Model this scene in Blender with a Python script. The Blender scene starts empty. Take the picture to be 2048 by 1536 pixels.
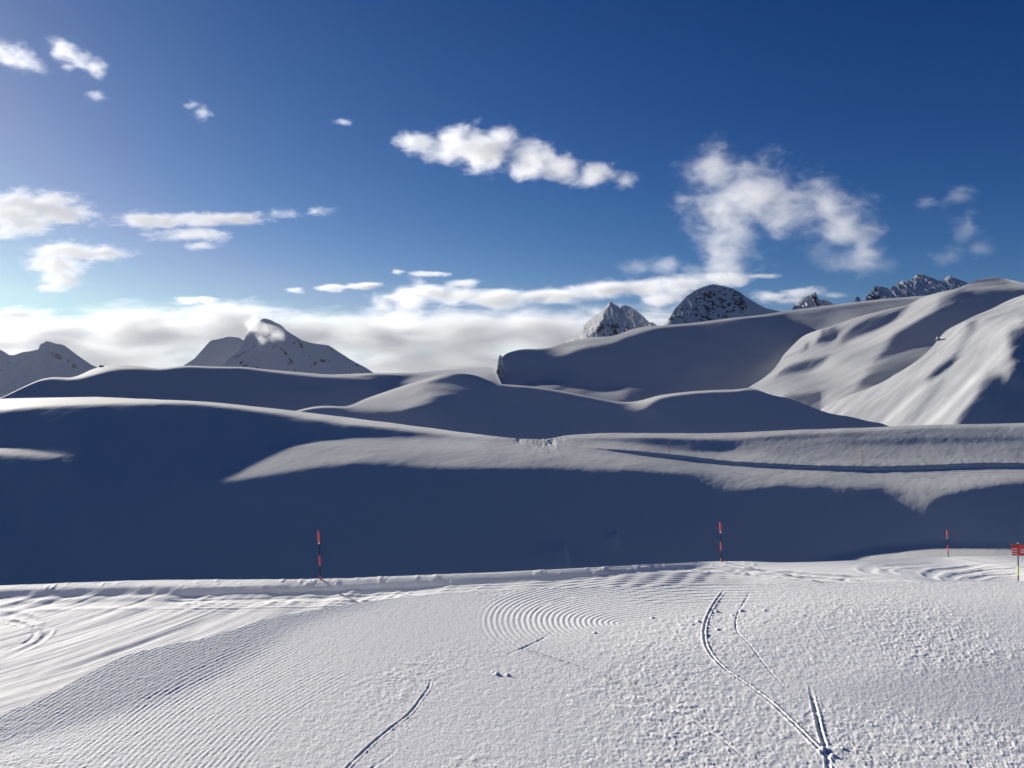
import bpy, bmesh, math, random
import numpy as np
from mathutils import Vector, Matrix, Quaternion

S = bpy.context.scene
COL = S.collection
# ------------------------------------------------------------------ camera, sky, sun, exposure
CAMZ = 1.70                       # eye height of the photographer above the snow
FPX, CX, CY = 1547.0, 1024.0, 768.0   # lens in photo pixels, used to turn traced outlines into directions
SUN_AZ, SUN_EL = math.radians(-47.0), math.radians(18.0)
cam_d = bpy.data.cameras.new('camera')
cam_d.sensor_width = 36.0
cam_d.lens = 36.0 * FPX / 2048.0
cam_d.clip_start, cam_d.clip_end = 0.1, 80000.0
cam = bpy.data.objects.new('camera', cam_d)
cam.location = (0, 0, CAMZ)
cam.rotation_euler = (math.radians(90), 0, 0)
COL.objects.link(cam)
S.camera = cam

SV = np.array([math.sin(SUN_AZ) * math.cos(SUN_EL), math.cos(SUN_AZ) * math.cos(SUN_EL), math.sin(SUN_EL)])
sun_d = bpy.data.lights.new('sun', 'SUN')
sun_d.energy = 5.0
sun_d.angle = math.radians(0.55)
sun_d.color = (1.0, 0.945, 0.85)
sun = bpy.data.objects.new('sun', sun_d)
sun.rotation_euler = Vector(SV).to_track_quat('Z', 'Y').to_euler()
sun.location = (-300, 300, 200)
COL.objects.link(sun)

w = bpy.data.worlds.new('World')
S.world = w
w.use_nodes = True
nt = w.node_tree
nt.nodes.clear()
wo = nt.nodes.new('ShaderNodeOutputWorld')
bg = nt.nodes.new('ShaderNodeBackground')
sky = nt.nodes.new('ShaderNodeTexSky')
sky.sky_type = 'NISHITA'
sky.sun_disc = False
sky.sun_elevation = SUN_EL
sky.sun_rotation = SUN_AZ
sky.altitude = 2400
sky.air_density = 0.9
sky.dust_density = 0.75
sky.ozone_density = 3.0
bg.inputs['Strength'].default_value = 0.05
def wmath(op, a, b):
    n = nt.nodes.new('ShaderNodeMath'); n.operation = op
    for k, v in enumerate((a, b)):
        if isinstance(v, (int, float)):
            n.inputs[k].default_value = v
        else:
            nt.links.new(v, n.inputs[k])
    return n.outputs[0]
sep = nt.nodes.new('ShaderNodeSeparateColor')
comb = nt.nodes.new('ShaderNodeCombineColor')
nt.links.new(sky.outputs[0], sep.inputs[0])
# the deep clear blue of high altitude; no orange band low in the sky
chan = [wmath('MULTIPLY', wmath('POWER', sep.outputs[k], p), g) for k, (g, p) in enumerate(((0.200, 2.3), (0.3385, 1.56), (0.76, 1.08)))]
chan[1] = wmath('MINIMUM', chan[1], wmath('MULTIPLY', chan[2], 0.88))
chan[0] = wmath('MINIMUM', chan[0], wmath('MULTIPLY', chan[1], 0.66))
for k in range(3):
    nt.links.new(chan[k], comb.inputs[k])
nt.links.new(comb.outputs[0], bg.inputs['Color'])
nt.links.new(bg.outputs[0], wo.inputs['Surface'])

S.view_settings.view_transform = 'Standard'
S.view_settings.look = 'None'
S.view_settings.exposure = 0.7
S.view_settings.gamma = 1.0
S.view_settings.use_curve_mapping = False
cy = S.cycles
cy.use_denoising = True
cy.use_adaptive_sampling = True
cy.adaptive_threshold = 0.02
cy.max_bounces = 8
cy.diffuse_bounces = 1
cy.volume_bounces = 6
# ------------------------------------------------------------------ small numerical helpers
def hash2(ix, iy, seed):
    h = (ix.astype(np.int64) * 374761393 + iy.astype(np.int64) * 668265263 + seed * 1442695041) & 0xFFFFFFFF
    h = ((h ^ (h >> 13)) * 1274126177) & 0xFFFFFFFF
    h = ((h ^ (h >> 16)) * 2246822519) & 0xFFFFFFFF
    return ((h ^ (h >> 15)) & 0xFFFFFF) / float(0xFFFFFF)

def vnoise(x, y, seed=0):
    ix, iy = np.floor(x), np.floor(y)
    fx, fy = x - ix, y - iy
    fx = fx * fx * fx * (fx * (fx * 6 - 15) + 10)
    fy = fy * fy * fy * (fy * (fy * 6 - 15) + 10)
    a = hash2(ix, iy, seed); b = hash2(ix + 1, iy, seed)
    c = hash2(ix, iy + 1, seed); d = hash2(ix + 1, iy + 1, seed)
    return (a + (b - a) * fx) * (1 - fy) + (c + (d - c) * fx) * fy - 0.5

def fbm(x, y, octaves=4, seed=0, gain=0.5, lac=2.03):
    s, a = 0, 1.0
    for k in range(octaves):
        s = s + a * vnoise(x + 17.3 * k, y - 9.1 * k, seed + 31 * k)
        x, y, a = x * lac, y * lac, a * gain
    return s

def ridged(x, y, octaves=4, seed=0):
    s, a = 0, 1.0
    for k in range(octaves):
        s = s + a * (0.5 - 2 * np.abs(vnoise(x + 7.7 * k, y + 3.1 * k, seed + 57 * k)))
        x, y, a = x * 2.07, y * 2.07, a * 0.5
    return s

def sstep(a, b, x):
    t = np.clip((x - a) / (b - a), 0, 1)
    return t * t * (3 - 2 * t)

def curve_y(pts, x, smooth=True):
    """A traced outline as a height over x: monotone cubic, or straight pieces for jagged ones."""
    p = np.array(sorted(pts), float)
    X, Y = p[:, 0], p[:, 1]
    if not smooth:
        return np.interp(x, X, Y)
    h = np.diff(X); d = np.diff(Y) / h
    m = np.zeros_like(Y)
    w1, w2 = 2 * h[1:] + h[:-1], h[1:] + 2 * h[:-1]
    ok = d[:-1] * d[1:] > 0
    m[1:-1] = np.where(ok, (w1 + w2) / (w1 / np.where(ok, d[:-1], 1) + w2 / np.where(ok, d[1:], 1)), 0)
    m[0], m[-1] = d[0], d[-1]
    i = np.clip(np.searchsorted(X, x) - 1, 0, len(h) - 1)
    t = np.clip((x - X[i]) / h[i], 0, 1)
    return ((2 * t**3 - 3 * t**2 + 1) * Y[i] + (t**3 - 2 * t**2 + t) * h[i] * m[i]
            + (-2 * t**3 + 3 * t**2) * Y[i + 1] + (t**3 - t**2) * h[i] * m[i + 1])

def poly_sd(poly, x, y):
    """Signed distance to a polygon, positive inside."""
    P = np.array(poly, float); Q = np.roll(P, -1, 0)
    best = np.full(x.shape, 1e9); inside = np.zeros(x.shape, bool)
    for (ax, ay), (bx, by) in zip(P, Q):
        ex, ey = bx - ax, by - ay
        t = np.clip(((x - ax) * ex + (y - ay) * ey) / (ex * ex + ey * ey + 1e-9), 0, 1)
        best = np.minimum(best, (x - ax - t * ex)**2 + (y - ay - t * ey)**2)
        if ay != by:
            c = ((ay > y) != (by > y)) & (x < ex * (y - ay) / (by - ay) + ax)
            inside ^= c
    d = np.sqrt(best)
    return np.where(inside, d, -d)

def line_dist(pts, x, y):
    """Distance to a polyline and the running length along it."""
    P = np.array(pts, float)
    best = np.full(x.shape, 1e18); run = np.zeros(x.shape); side = np.zeros(x.shape); L = 0.0
    for (ax, ay), (bx, by) in zip(P[:-1], P[1:]):
        ex, ey = bx - ax, by - ay
        l = math.hypot(ex, ey) + 1e-9
        t = np.clip(((x - ax) * ex + (y - ay) * ey) / (l * l), 0, 1)
        d = (x - ax - t * ex)**2 + (y - ay - t * ey)**2
        m = d < best
        best = np.where(m, d, best); run = np.where(m, L + t * l, run)
        side = np.where(m, np.sign((x - ax) * ey - (y - ay) * ex), side)
        L += l
    return np.sqrt(best), run, side, L

def resample(pts, n=60):
    """A traced line as n points on a smooth Catmull-Rom curve."""
    P = np.array(pts, float)
    P = np.vstack([2 * P[0] - P[1], P, 2 * P[-1] - P[-2]])
    k = len(P) - 3
    u = np.linspace(0, k, n); i = np.minimum(u.astype(int), k - 1); t = (u - i)[:, None]
    a, b, c, d = P[i], P[i + 1], P[i + 2], P[i + 3]
    return 0.5 * (2 * b + (c - a) * t + (2 * a - 5 * b + 4 * c - d) * t**2 + (3 * b - a - 3 * c + d) * t**3)

# ------------------------------------------------------------------ relief of a snow slope from how the sun falls on it
class Layer:
    """One slope of the landscape. From its skyline, its foot, a few known distances and the light each zone
    receives, the relief (distance along each line of sight) is solved; the result is a real height field."""
    def __init__(s, crest, foot, base, zones, ties, x0=-420., x1=2470., dx=10., nt=48, p=1.7, tilt=20.,
                 smooth=True, lam=2.5, wprior=0.03, iters=7, steep=42., shade_w=0.15, wlat=0.02):
        s.crest, s.foot, s.smooth, s.p = crest, foot, smooth, p
        n = int((x1 - x0) / dx / 2) * 2
        s.x0, s.dx, s.nx, s.nt = x0, (x1 - x0) / (n - 1), n, nt
        X = x0 + s.dx * np.arange(n)
        T = np.linspace(0, 1, nt)
        yc = curve_y(crest, X, smooth); yf = curve_y(foot, X, True)
        if smooth:
            k = np.array([0.25, 0.5, 0.25])
            for _ in range(2):
                yc = np.convolve(np.pad(yc, 1, mode='reflect', reflect_type='odd'), k, 'valid')
        yf = np.maximum(yf, yc + 25)
        s.yc, s.yf = yc, yf
        Y = yc[:, None] + (T**p)[None, :] * (yf - yc)[:, None]
        s.solve(X, T, Y, base, zones, ties, tilt, lam, wprior, iters, steep, shade_w, wlat)

    def light(s, base, zones, x, y, dist_crest):
        I = np.full(x.shape, float(base))
        for z in zones:
            kind, val, fe = z[0], z[1], z[2]
            if kind == 'poly':
                a = sstep(-fe, fe, poly_sd(z[3], x, y))
            elif kind == 'rim':                     # a strip below the skyline: (x, width) list
                wd = curve_y(z[3], x, True)
                a = sstep(fe, -fe, dist_crest - wd) * (wd > 0.01)
            elif kind == 'line':                    # a band along a line, of a given half width
                a = sstep(fe, -fe, line_dist(z[3], x, y)[0] - z[4])
            I = I + (val - I) * a
        return I

    def solve(s, X, T, Y, base, zones, ties, tilt, lam, wprior, iters, steep, shade_w, wlat):
        nx, nt_ = s.nx, s.nt
        # cell centres
        xc = 0.5 * (X[1:] + X[:-1])[:, None] * np.ones((1, nt_ - 1))
        yq = 0.25 * (Y[1:, 1:] + Y[1:, :-1] + Y[:-1, 1:] + Y[:-1, :-1])
        yt = 0.5 * ((Y[1:, 1:] - Y[1:, :-1]) + (Y[:-1, 1:] - Y[:-1, :-1]))
        yx = 0.5 * ((Y[1:, 1:] - Y[:-1, 1:]) + (Y[1:, :-1] - Y[:-1, :-1])) / s.dx
        crest_c = 0.5 * (s.yc[1:] + s.yc[:-1])[:, None]
        I = s.light(base, zones, xc, yq, yq - crest_c)
        s.I = I
        u, v = (xc - CX) / FPX, (CY - yq) / FPX
        # rho_u, rho_v as stencils over the nodes (i,j),(i+1,j),(i,j+1),(i+1,j+1)
        gx = np.array([-1, 1, -1, 1]) * 0.5 / s.dx
        gt = np.array([-1, -1, 1, 1]) * 0.5
        RY = gt[None, None, :] / yt[..., None]                   # d rho / d y
        RU = FPX * (gx[None, None, :] - RY * yx[..., None])
        RV = -FPX * RY
        ii, jj = np.meshgrid(np.arange(nx - 1), np.arange(nt_ - 1), indexing='ij')
        idx = np.stack([ii * nt_ + jj, (ii + 1) * nt_ + jj, ii * nt_ + jj + 1, (ii + 1) * nt_ + jj + 1], -1)
        th = math.radians(tilt)
        rv = 1.0 / (math.tan(th) - np.minimum(v, math.tan(th) - 0.02)); ru = np.zeros_like(rv)
        rvmin = 1.0 / (math.tan(math.radians(steep)) - np.minimum(v, 0.5))
        sx, sy, sz = SV
        m = 2 * nt_; nb = nx // 2
        # smoothness weight scaled so it does not depend on the grid
        dyc = yt
        for it in range(iters):
            D = np.zeros((nb, m, m)); E = np.zeros((nb, m, m)); B = np.zeros((nb, m))
            def add(ix, co, rhs, wt):
                ix = ix.reshape(-1, ix.shape[-1]); co = co.reshape(ix.shape) * np.sqrt(wt).reshape(-1, 1)
                r = (rhs * np.sqrt(wt)).reshape(-1)
                for a in range(ix.shape[1]):
                    A_ = ix[:, a]; ba = A_ // m
                    np.add.at(B, (ba, A_ % m), co[:, a] * r)
                    for b in range(ix.shape[1]):
                        B_ = ix[:, b]; bb = B_ // m
                        c = co[:, a] * co[:, b]
                        q = ba == bb
                        np.add.at(D, (ba[q], A_[q] % m, B_[q] % m), c[q])
                        q = bb == ba + 1
                        np.add.at(E, (ba[q], A_[q] % m, B_[q] % m), c[q])
            Nm = np.sqrt(ru**2 + (1 + u * ru + v * rv)**2 + rv**2)
            cur = (ru * sx - (1 + u * ru + v * rv) * sy + rv * sz) / Nm
            wt = np.ones_like(Nm)
            if it > 0:
                wt = np.where((I < 0) & (cur < I), shade_w, wt)
            au, av = (sx - u * sy) / Nm, (sz - v * sy) / Nm
            add(idx, au[..., None] * RU + av[..., None] * RV, I + sy / Nm, wt)
            # gentle pull to an ordinary slope, and to no sideways tilt
            add(idx, RV / Nm[..., None], np.full_like(Nm, math.cos(th)), np.full_like(Nm, wprior))
            add(idx, RU / Nm[..., None], np.zeros_like(Nm), np.full_like(Nm, wlat))
            if it > 0:
                bad = rv < rvmin
                if bad.any():
                    add(idx[bad], (RV / Nm[..., None])[bad], (rvmin / Nm)[bad], np.full(bad.sum(), 2.0))
            # no saddle twist inside a cell
            tw_ = np.array([1.0, -1.0, -1.0, 1.0]) * (0.5 * FPX / s.dx)
            add(idx, tw_[None, None, :] * np.ones_like(RU) / Nm[..., None], np.zeros_like(Nm), np.full_like(Nm, 0.35 * lam))
            tw2 = np.array([1.0, -1.0, -1.0, 1.0])[None, None, :] * 0.5 * FPX / yt[..., None]
            add(idx, tw2 / Nm[..., None], np.zeros_like(Nm), np.full_like(Nm, 0.02 * lam))
            # smooth normals: neighbouring cells agree
            for R in (RU, RV):
                Rn = R / Nm[..., None]
                ix = np.concatenate([idx[1:], idx[:-1]], -1); co = np.concatenate([Rn[1:], -Rn[:-1]], -1)
                add(ix, co, np.zeros(ix.shape[:2]), np.full(ix.shape[:2], lam))
                ix = np.concatenate([idx[:, 1:], idx[:, :-1]], -1); co = np.concatenate([Rn[:, 1:], -Rn[:, :-1]], -1)
                hh = 0.5 * (dyc[:, 1:] + dyc[:, :-1])
                add(ix, co, np.zeros(ix.shape[:2]), lam * np.clip(3.0 / hh, 0.1, 1.0) * 0.6)
            for (tx, ty, dist, tw) in ties:
                fi = np.clip((tx - s.x0) / s.dx, 0, nx - 1.001); i = int(fi); a = fi - i
                yc = s.yc[i] * (1 - a) + s.yc[i + 1] * a; yf = s.yf[i] * (1 - a) + s.yf[i + 1] * a
                tt = np.clip((ty - yc) / (yf - yc), 0, 1)**(1 / s.p) * (nt_ - 1)
                j = min(int(tt), nt_ - 2); b = tt - j
                ix = np.array([[i * nt_ + j, (i + 1) * nt_ + j, i * nt_ + j + 1, (i + 1) * nt_ + j + 1]])
                co = np.array([[(1 - a) * (1 - b), a * (1 - b), (1 - a) * b, a * b]])
                add(ix, co, np.array([math.log(dist)]), np.array([tw]))
            D[:, np.arange(m), np.arange(m)] += 1e-7
            # block tridiagonal elimination
            C = np.zeros_like(E); G = np.zeros_like(B)
            for k in range(nb):
                M_ = D[k].copy(); r = B[k].copy()
                if k:
                    M_ -= E[k - 1].T @ C[k - 1]; r -= E[k - 1].T @ G[k - 1]
                sol = np.linalg.solve(M_, np.concatenate([E[k], r[:, None]], 1))
                C[k], G[k] = sol[:, :-1], sol[:, -1]
            x = np.zeros_like(B); x[-1] = G[-1]
            for k in range(nb - 2, -1, -1):
                x[k] = G[k] - C[k] @ x[k + 1]
            rho = x.reshape(nx, nt_)
            R4 = rho.reshape(-1)[idx]
            ru_n, rv_n = (R4 * RU).sum(-1), (R4 * RV).sum(-1)
            rv_n = np.maximum(rv_n, 0.3)
            f = 0.7 if it else 1.0
            ru, rv = ru + f * (ru_n - ru), rv + f * (rv_n - rv)
        s.rho, s.fit = rho, cur

    def edge(s, which, x):
        """Skyline ('yc') or foot ('yf') at any x, on the same cubic as the relief."""
        A = getattr(s, which)
        f = np.clip((np.asarray(x, float) - s.x0) / s.dx, 0, s.nx - 1.001); i = f.astype(int); f = f - i
        g = lambda k: A[np.clip(i + k, 0, s.nx - 1)]
        return (((-f + 2) * f - 1) * f * 0.5 * g(-1) + ((3 * f - 5) * f * f + 2) * 0.5 * g(0)
                + ((-3 * f + 4) * f + 1) * f * 0.5 * g(1) + (f - 1) * f * f * 0.5 * g(2))

    def depth(s, x, y=None, t=None):
        """Distance (along +Y) of the slope at a traced point, or at skyline-to-foot fractions t."""
        x = np.asarray(x, float)
        fi = np.clip((x - s.x0) / s.dx, 0, s.nx - 1.001)
        if t is None:
            yc, yf = s.edge('yc', x), s.edge('yf', x)
            t = np.clip((y - yc) / (yf - yc), 0, 1)**(1 / s.p)
        ft = np.clip(t, 0, 1) * (s.nt - 1)
        ft = np.minimum(ft, s.nt - 1.001)
        def cw(f):
            return np.stack([((-f + 2) * f - 1) * f * 0.5, ((3 * f - 5) * f * f + 2) * 0.5,
                             ((-3 * f + 4) * f + 1) * f * 0.5, (f - 1) * f * f * 0.5], 0)
        i = fi.astype(int); j = ft.astype(int)
        wa, wb = cw(fi - i), cw(ft - j)
        out = 0
        for a in range(4):
            ia = np.clip(i + a - 1, 0, s.nx - 1)
            for b in range(4):
                jb = np.clip(j + b - 1, 0, s.nt - 1)
                out = out + wa[a] * wb[b] * s.rho[ia, jb]
        return np.exp(out)

    def point(s, x, y):
        d = float(s.depth(np.array([x]), np.array([y]))[0])
        return Vector(((x - CX) / FPX * d, d, CAMZ + (CY - y) / FPX * d))

    def grid(s, xs, nt_f, back=10, back_len=0.5, back_drop=0.35):
        """Vertices of the height field: rows behind the skyline first, then skyline to foot."""
        t = np.linspace(0, 1, nt_f)
        yc, yf = s.edge('yc', xs), s.edge('yf', xs)
        Y = yc[:, None] + (t**s.p)[None, :] * (yf - yc)[:, None]
        Xg = xs[:, None] * np.ones((1, nt_f))
        d = s.depth(Xg, t=np.broadcast_to(t, Xg.shape))
        P = np.stack([(Xg - CX) / FPX * d, d, CAMZ + (CY - Y) / FPX * d], -1)
        if back:
            q = (np.arange(back, 0, -1) / back)**2
            dc = d[:, :1]
            ext = dc * back_len * q[None, :]
            dd = dc + ext
            v = ((CY - yc) / FPX)[:, None]
            zb = CAMZ + v * dd - back_drop * ext * (0.15 + q[None, :])
            Pb = np.stack([(Xg[:, :1] - CX) / FPX * dd, dd, zb], -1)
            P = np.concatenate([Pb, P], 1)
        return P, Xg, Y, back

def mesh_grid(name, P, mat, smooth=True):
    nx, ny = P.shape[:2]
    me = bpy.data.meshes.new(name)
    n = nx * ny
    me.vertices.add(n)
    me.vertices.foreach_set('co', P.reshape(-1).astype(np.float32))
    i, j = np.meshgrid(np.arange(nx - 1), np.arange(ny - 1), indexing='ij')
    a = (i * ny + j).reshape(-1)
    f = np.stack([a, a + 1, a + ny + 1, a + ny], -1)      # rows run toward the camera, columns to the right
    me.loops.add(f.size); me.loops.foreach_set('vertex_index', f.reshape(-1).astype(np.int32))
    me.polygons.add(len(f))
    me.polygons.foreach_set('loop_start', np.arange(0, f.size, 4, dtype=np.int32))
    me.polygons.foreach_set('loop_total', np.full(len(f), 4, dtype=np.int32))
    me.polygons.foreach_set('use_smooth', np.full(len(f), smooth))
    me.update(calc_edges=True)
    me.validate()
    me.materials.append(mat)
    o = bpy.data.objects.new(name, me)
    COL.objects.link(o)
    return o

def columns(step=3.0, x0=-420., x1=2470., margin=60, coarse=12.):
    a = np.arange(x0, -margin, coarse); b = np.arange(-margin, 2048 + margin, step); c = np.arange(2048 + margin, x1 + 1, coarse)
    return np.concatenate([a, b, c])

def vnormals(P):
    a = np.gradient(P, axis=0); b = np.gradient(P, axis=1)
    n = np.cross(b, a)
    return n / (np.linalg.norm(n, axis=-1, keepdims=True) + 1e-12)
# ------------------------------------------------------------------ materials
def new_mat(name):
    m = bpy.data.materials.new(name); m.use_nodes = True
    n = m.node_tree.nodes
    return m, m.node_tree, n['Principled BSDF']

def snow_material(name, col=(0.56, 0.56, 0.55), scales=((8.0, 0.02, 0.5),), rough=0.75, spec=0.25):
    m, t, b = new_mat(name)
    b.inputs['Base Color'].default_value = (*col, 1)
    b.inputs['Roughness'].default_value = rough
    b.inputs['Specular IOR Level'].default_value = spec
    tc = t.nodes.new('ShaderNodeTexCoord')
    prev = None
    for sc, dist, strength in scales:
        nz = t.nodes.new('ShaderNodeTexNoise')
        nz.inputs['Scale'].default_value = sc
        nz.inputs['Detail'].default_value = 3
        bp = t.nodes.new('ShaderNodeBump')
        bp.inputs['Distance'].default_value = dist
        bp.inputs['Strength'].default_value = strength
        t.links.new(tc.outputs['Object'], nz.inputs['Vector'])
        t.links.new(nz.outputs[0], bp.inputs['Height'])
        if prev:
            t.links.new(prev.outputs[0], bp.inputs['Normal'])
        prev = bp
    if prev:
        t.links.new(prev.outputs[0], b.inputs['Normal'])
    return m

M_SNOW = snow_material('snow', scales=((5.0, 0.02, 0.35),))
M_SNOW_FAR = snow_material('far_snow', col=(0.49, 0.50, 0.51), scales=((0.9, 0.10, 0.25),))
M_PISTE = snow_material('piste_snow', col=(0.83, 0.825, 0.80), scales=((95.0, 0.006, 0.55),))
def soften(m, radius):
    b = m.node_tree.nodes['Principled BSDF']             # light seeps a little way through the snow
    b.inputs['Subsurface Weight'].default_value = 1.0
    b.inputs['Subsurface Radius'].default_value = (1.0, 1.0, 1.0)
    b.inputs['Subsurface Scale'].default_value = radius
soften(M_PISTE, 0.006)

def setting(o, kind='structure'):
    o['kind'] = kind
    return o

# ------------------------------------------------------------------ the slopes, near to far (outlines in photo pixels)
SH = -0.035
L = {}
L['mound'] = Layer(
    crest=[(-420, 1640), (-200, 1530), (0, 1431), (100, 1387), (200, 1334), (260, 1308), (310, 1296), (425, 1272), (525, 1240), (620, 1221),
           (700, 1208), (850, 1190), (1000, 1180), (1200, 1173), (1350, 1170), (1500, 1168), (1700, 1165), (1900, 1163), (2048, 1162), (2470, 1165)],
    foot=[(-420, 1760), (0, 1640), (2048, 1640), (2470, 1640)], base=0.225,
    zones=[('poly', 0.275, 30, [(1000, 1200), (1250, 1170), (1560, 1165), (2470, 1160), (2470, 1195), (1600, 1225), (1450, 1290), (1250, 1310), (1080, 1260)]),
           ('poly', 0.135, 14, [(-420, 1640), (-200, 1520), (0, 1425), (100, 1380), (200, 1327), (260, 1301), (310, 1288), (425, 1262), (525, 1232), (620, 1214), (740, 1196), (760, 1205),
                               (640, 1235), (580, 1262), (520, 1300), (440, 1350), (330, 1400), (200, 1440), (0, 1490), (-420, 1660)]),
           ('poly', 0.175, 25, [(1640, 1385), (1800, 1345), (2048, 1310), (2470, 1290), (2470, 1500), (2048, 1465), (1870, 1430)])],
    ties=[(1024, 1536, 3.4, 30), (0, 1536, 3.6, 6), (2048, 1536, 3.4, 30), (0, 1440, 4.9, 6), (300, 1320, 6.6, 4), (600, 1235, 9.0, 4), (1000, 1190, 11.5, 6),
          (1500, 1175, 11.5, 6), (2048, 1168, 10.5, 8), (1024, 1350, 5.0, 20), (2048, 1350, 5.0, 20), (1024, 1250, 7.4, 10), (2048, 1250, 7.0, 8), (500, 1400, 4.7, 6)],
    tilt=2, p=1.5, lam=6, nt=44, wprior=0.05, steep=30)
PLANE = [(x, y, 1.64 / ((y - 768) / FPX - 0.2), 25) for x in (1000, 1300, 1600, 1900, 2200) for y in (1182, 1215, 1260, 1330, 1420)]
L['piste'] = Layer(
    crest=[(-420, 1180), (0, 1171), (160, 1165), (320, 1160), (480, 1159), (640, 1158), (800, 1152), (1024, 1143), (1200, 1134), (1300, 1129), (1380, 1125), (1440, 1122.5), (1500, 1123), (1560, 1125),
           (1620, 1124), (1700, 1121), (1800, 1117), (1895, 1113.5), (2048, 1111), (2470, 1108)],
    foot=[(-420, 1700), (0, 1470), (300, 1330), (620, 1250), (1000, 1205), (2470, 1195)], base=0.19,
    zones=[('poly', 0.24, 8, [(1480, 1140), (1600, 1130), (1750, 1128), (2048, 1125), (2470, 1125), (2470, 1165), (1600, 1165), (1500, 1155)]),
           ('line', -0.06, 3, [(-420, 1198), (0, 1188), (160, 1184), (320, 1181), (480, 1180), (640, 1177), (800, 1170), (1024, 1157), (1200, 1144), (1300, 1136), (1400, 1127)], 7.0),
           ('line', 0.05, 3, [(560, 1167), (640, 1166), (760, 1161), (1024, 1150), (1200, 1139), (1300, 1133), (1400, 1126)], 3.5)],
    ties=PLANE + [(640, 1160, 31.6, 90), (1440, 1123, 40, 90), (1896, 1115, 51, 90), (2037, 1160, 41, 60), (0, 1175, 31, 60), (1000, 1150, 35, 60), (320, 1164, 31, 60), (-400, 1185, 31, 40), (2400, 1112, 52, 40)],
    tilt=-8, p=1.5, lam=2.0, nt=50, wprior=0.03, steep=45)
L['hill'] = Layer(
    crest=[(-420, 830), (-200, 810), (0, 798), (100, 795), (180, 794), (250, 796), (320, 799), (400, 803), (500, 812), (590, 822), (700, 836), (800, 848), (880, 859), (950, 868), (1010, 874), (1060, 877), (1095, 877),
           (1118, 873), (1130, 871), (1160, 869), (1200, 867), (1260, 866), (1400, 866.5), (1500, 864), (1600, 859), (1750, 854), (1850, 851), (2048, 846), (2470, 838)],
    foot=[(-420, 1215), (0, 1210), (640, 1200), (1024, 1185), (1440, 1165), (2048, 1150), (2470, 1150)], base=SH,
    zones=[('poly', -0.011, 10, [(-420, 815), (0, 800), (400, 808), (800, 850), (960, 868), (860, 878), (700, 880), (560, 895), (440, 945), (300, 960), (100, 930), (-420, 930)]),
           ('poly', 0.45, 3, [(-420, 825), (0, 790), (250, 788), (400, 795), (600, 815), (950, 860), (1100, 868), (1060, 884), (950, 877), (880, 868), (800, 858), (720, 848), (690, 848), (650, 838), (620, 837), (560, 826),
                               (500, 818), (420, 810), (360, 806), (280, 806), (200, 807), (120, 809), (60, 813), (0, 819), (-420, 845)]),
           ('poly', 0.16, 4, [(405, 960), (440, 938), (470, 916), (500, 903), (530, 894), (580, 884), (650, 878), (720, 874), (800, 874), (860, 874), (900, 871), (1000, 874), (1060, 868), (1130, 862), (1400, 858), (2048, 838), (2470, 830),
                              (2470, 955), (2200, 958), (2048, 965), (1980, 972), (1920, 982), (1870, 996), (1856, 1010), (1852, 1017), (1815, 1003), (1785, 986), (1760, 975), (1700, 974), (1620, 972), (1560, 970), (1520, 975), (1475, 981),
                              (1450, 975), (1430, 962), (1400, 950), (1330, 943), (1250, 940), (1100, 936), (1020, 936), (930, 937), (850, 932), (760, 924), (700, 926), (620, 936), (560, 946), (470, 960)]),
           ('poly', 0.22, 8, [(560, 890), (700, 879), (900, 880), (1060, 884), (1200, 905), (1400, 928), (1560, 940), (2048, 945), (2048, 955), (1900, 975), (1800, 975), (1700, 955), (1500, 950), (1300, 925), (1000, 905), (700, 890)]),
           ('poly', 0.095, 5, [(1460, 905), (1490, 880), (1600, 866), (1800, 858), (2470, 850), (2470, 922), (1900, 922), (1600, 924)]),
           ('poly', 0.02, 3, [(1480, 877), (1600, 870), (1740, 866), (1760, 871), (1640, 876), (1500, 881)]),
           ('poly', 0.0, 5, [(1640, 885), (1800, 878), (2000, 874), (2200, 876), (2000, 885), (1800, 891)]),
           ('poly', SH, 2.5, [(1150, 876), (1185, 877.5), (1226, 878), (1293, 876), (1400, 879), (1440, 879), (1486, 883), (1484, 892), (1458, 903), (1440, 907), (1400, 909), (1370, 907), (1343, 903), (1293, 893), (1240, 884), (1200, 880)]),
           ('rim', 0.24, 2, [(1100, 0), (1130, 8), (1300, 9), (1480, 10), (1600, 8), (1800, 6), (2470, 5)]),
           ('poly', 0.17, 4, [(-420, 893), (0, 893), (60, 897), (100, 904), (130, 913), (100, 916), (60, 913), (0, 910), (-420, 915)]),
           ('poly', 0.30, 10, [(1600, 1128), (1650, 1117), (1700, 1104), (1760, 1092), (1850, 1087), (1920, 1091), (2048, 1098), (2470, 1100), (2470, 1150), (1600, 1160)]),
           ('poly', 0.0, 5, [(1000, 1128), (1060, 1106), (1110, 1104), (1140, 1106), (1140, 1136), (1080, 1140)])],
    ties=[(1725, 928, 110, 10), (1338, 910, 112, 10), (1121, 875, 160, 10), (640, 900, 128, 4), (100, 800, 170, 4), (1024, 1120, 84, 6), (300, 1130, 84, 4), (1600, 1100, 86, 5), (2000, 1105, 76, 6), (2048, 846, 165, 4), (600, 825, 172, 4)],
    tilt=27, nt=84, dx=9, lam=1.2)
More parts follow.
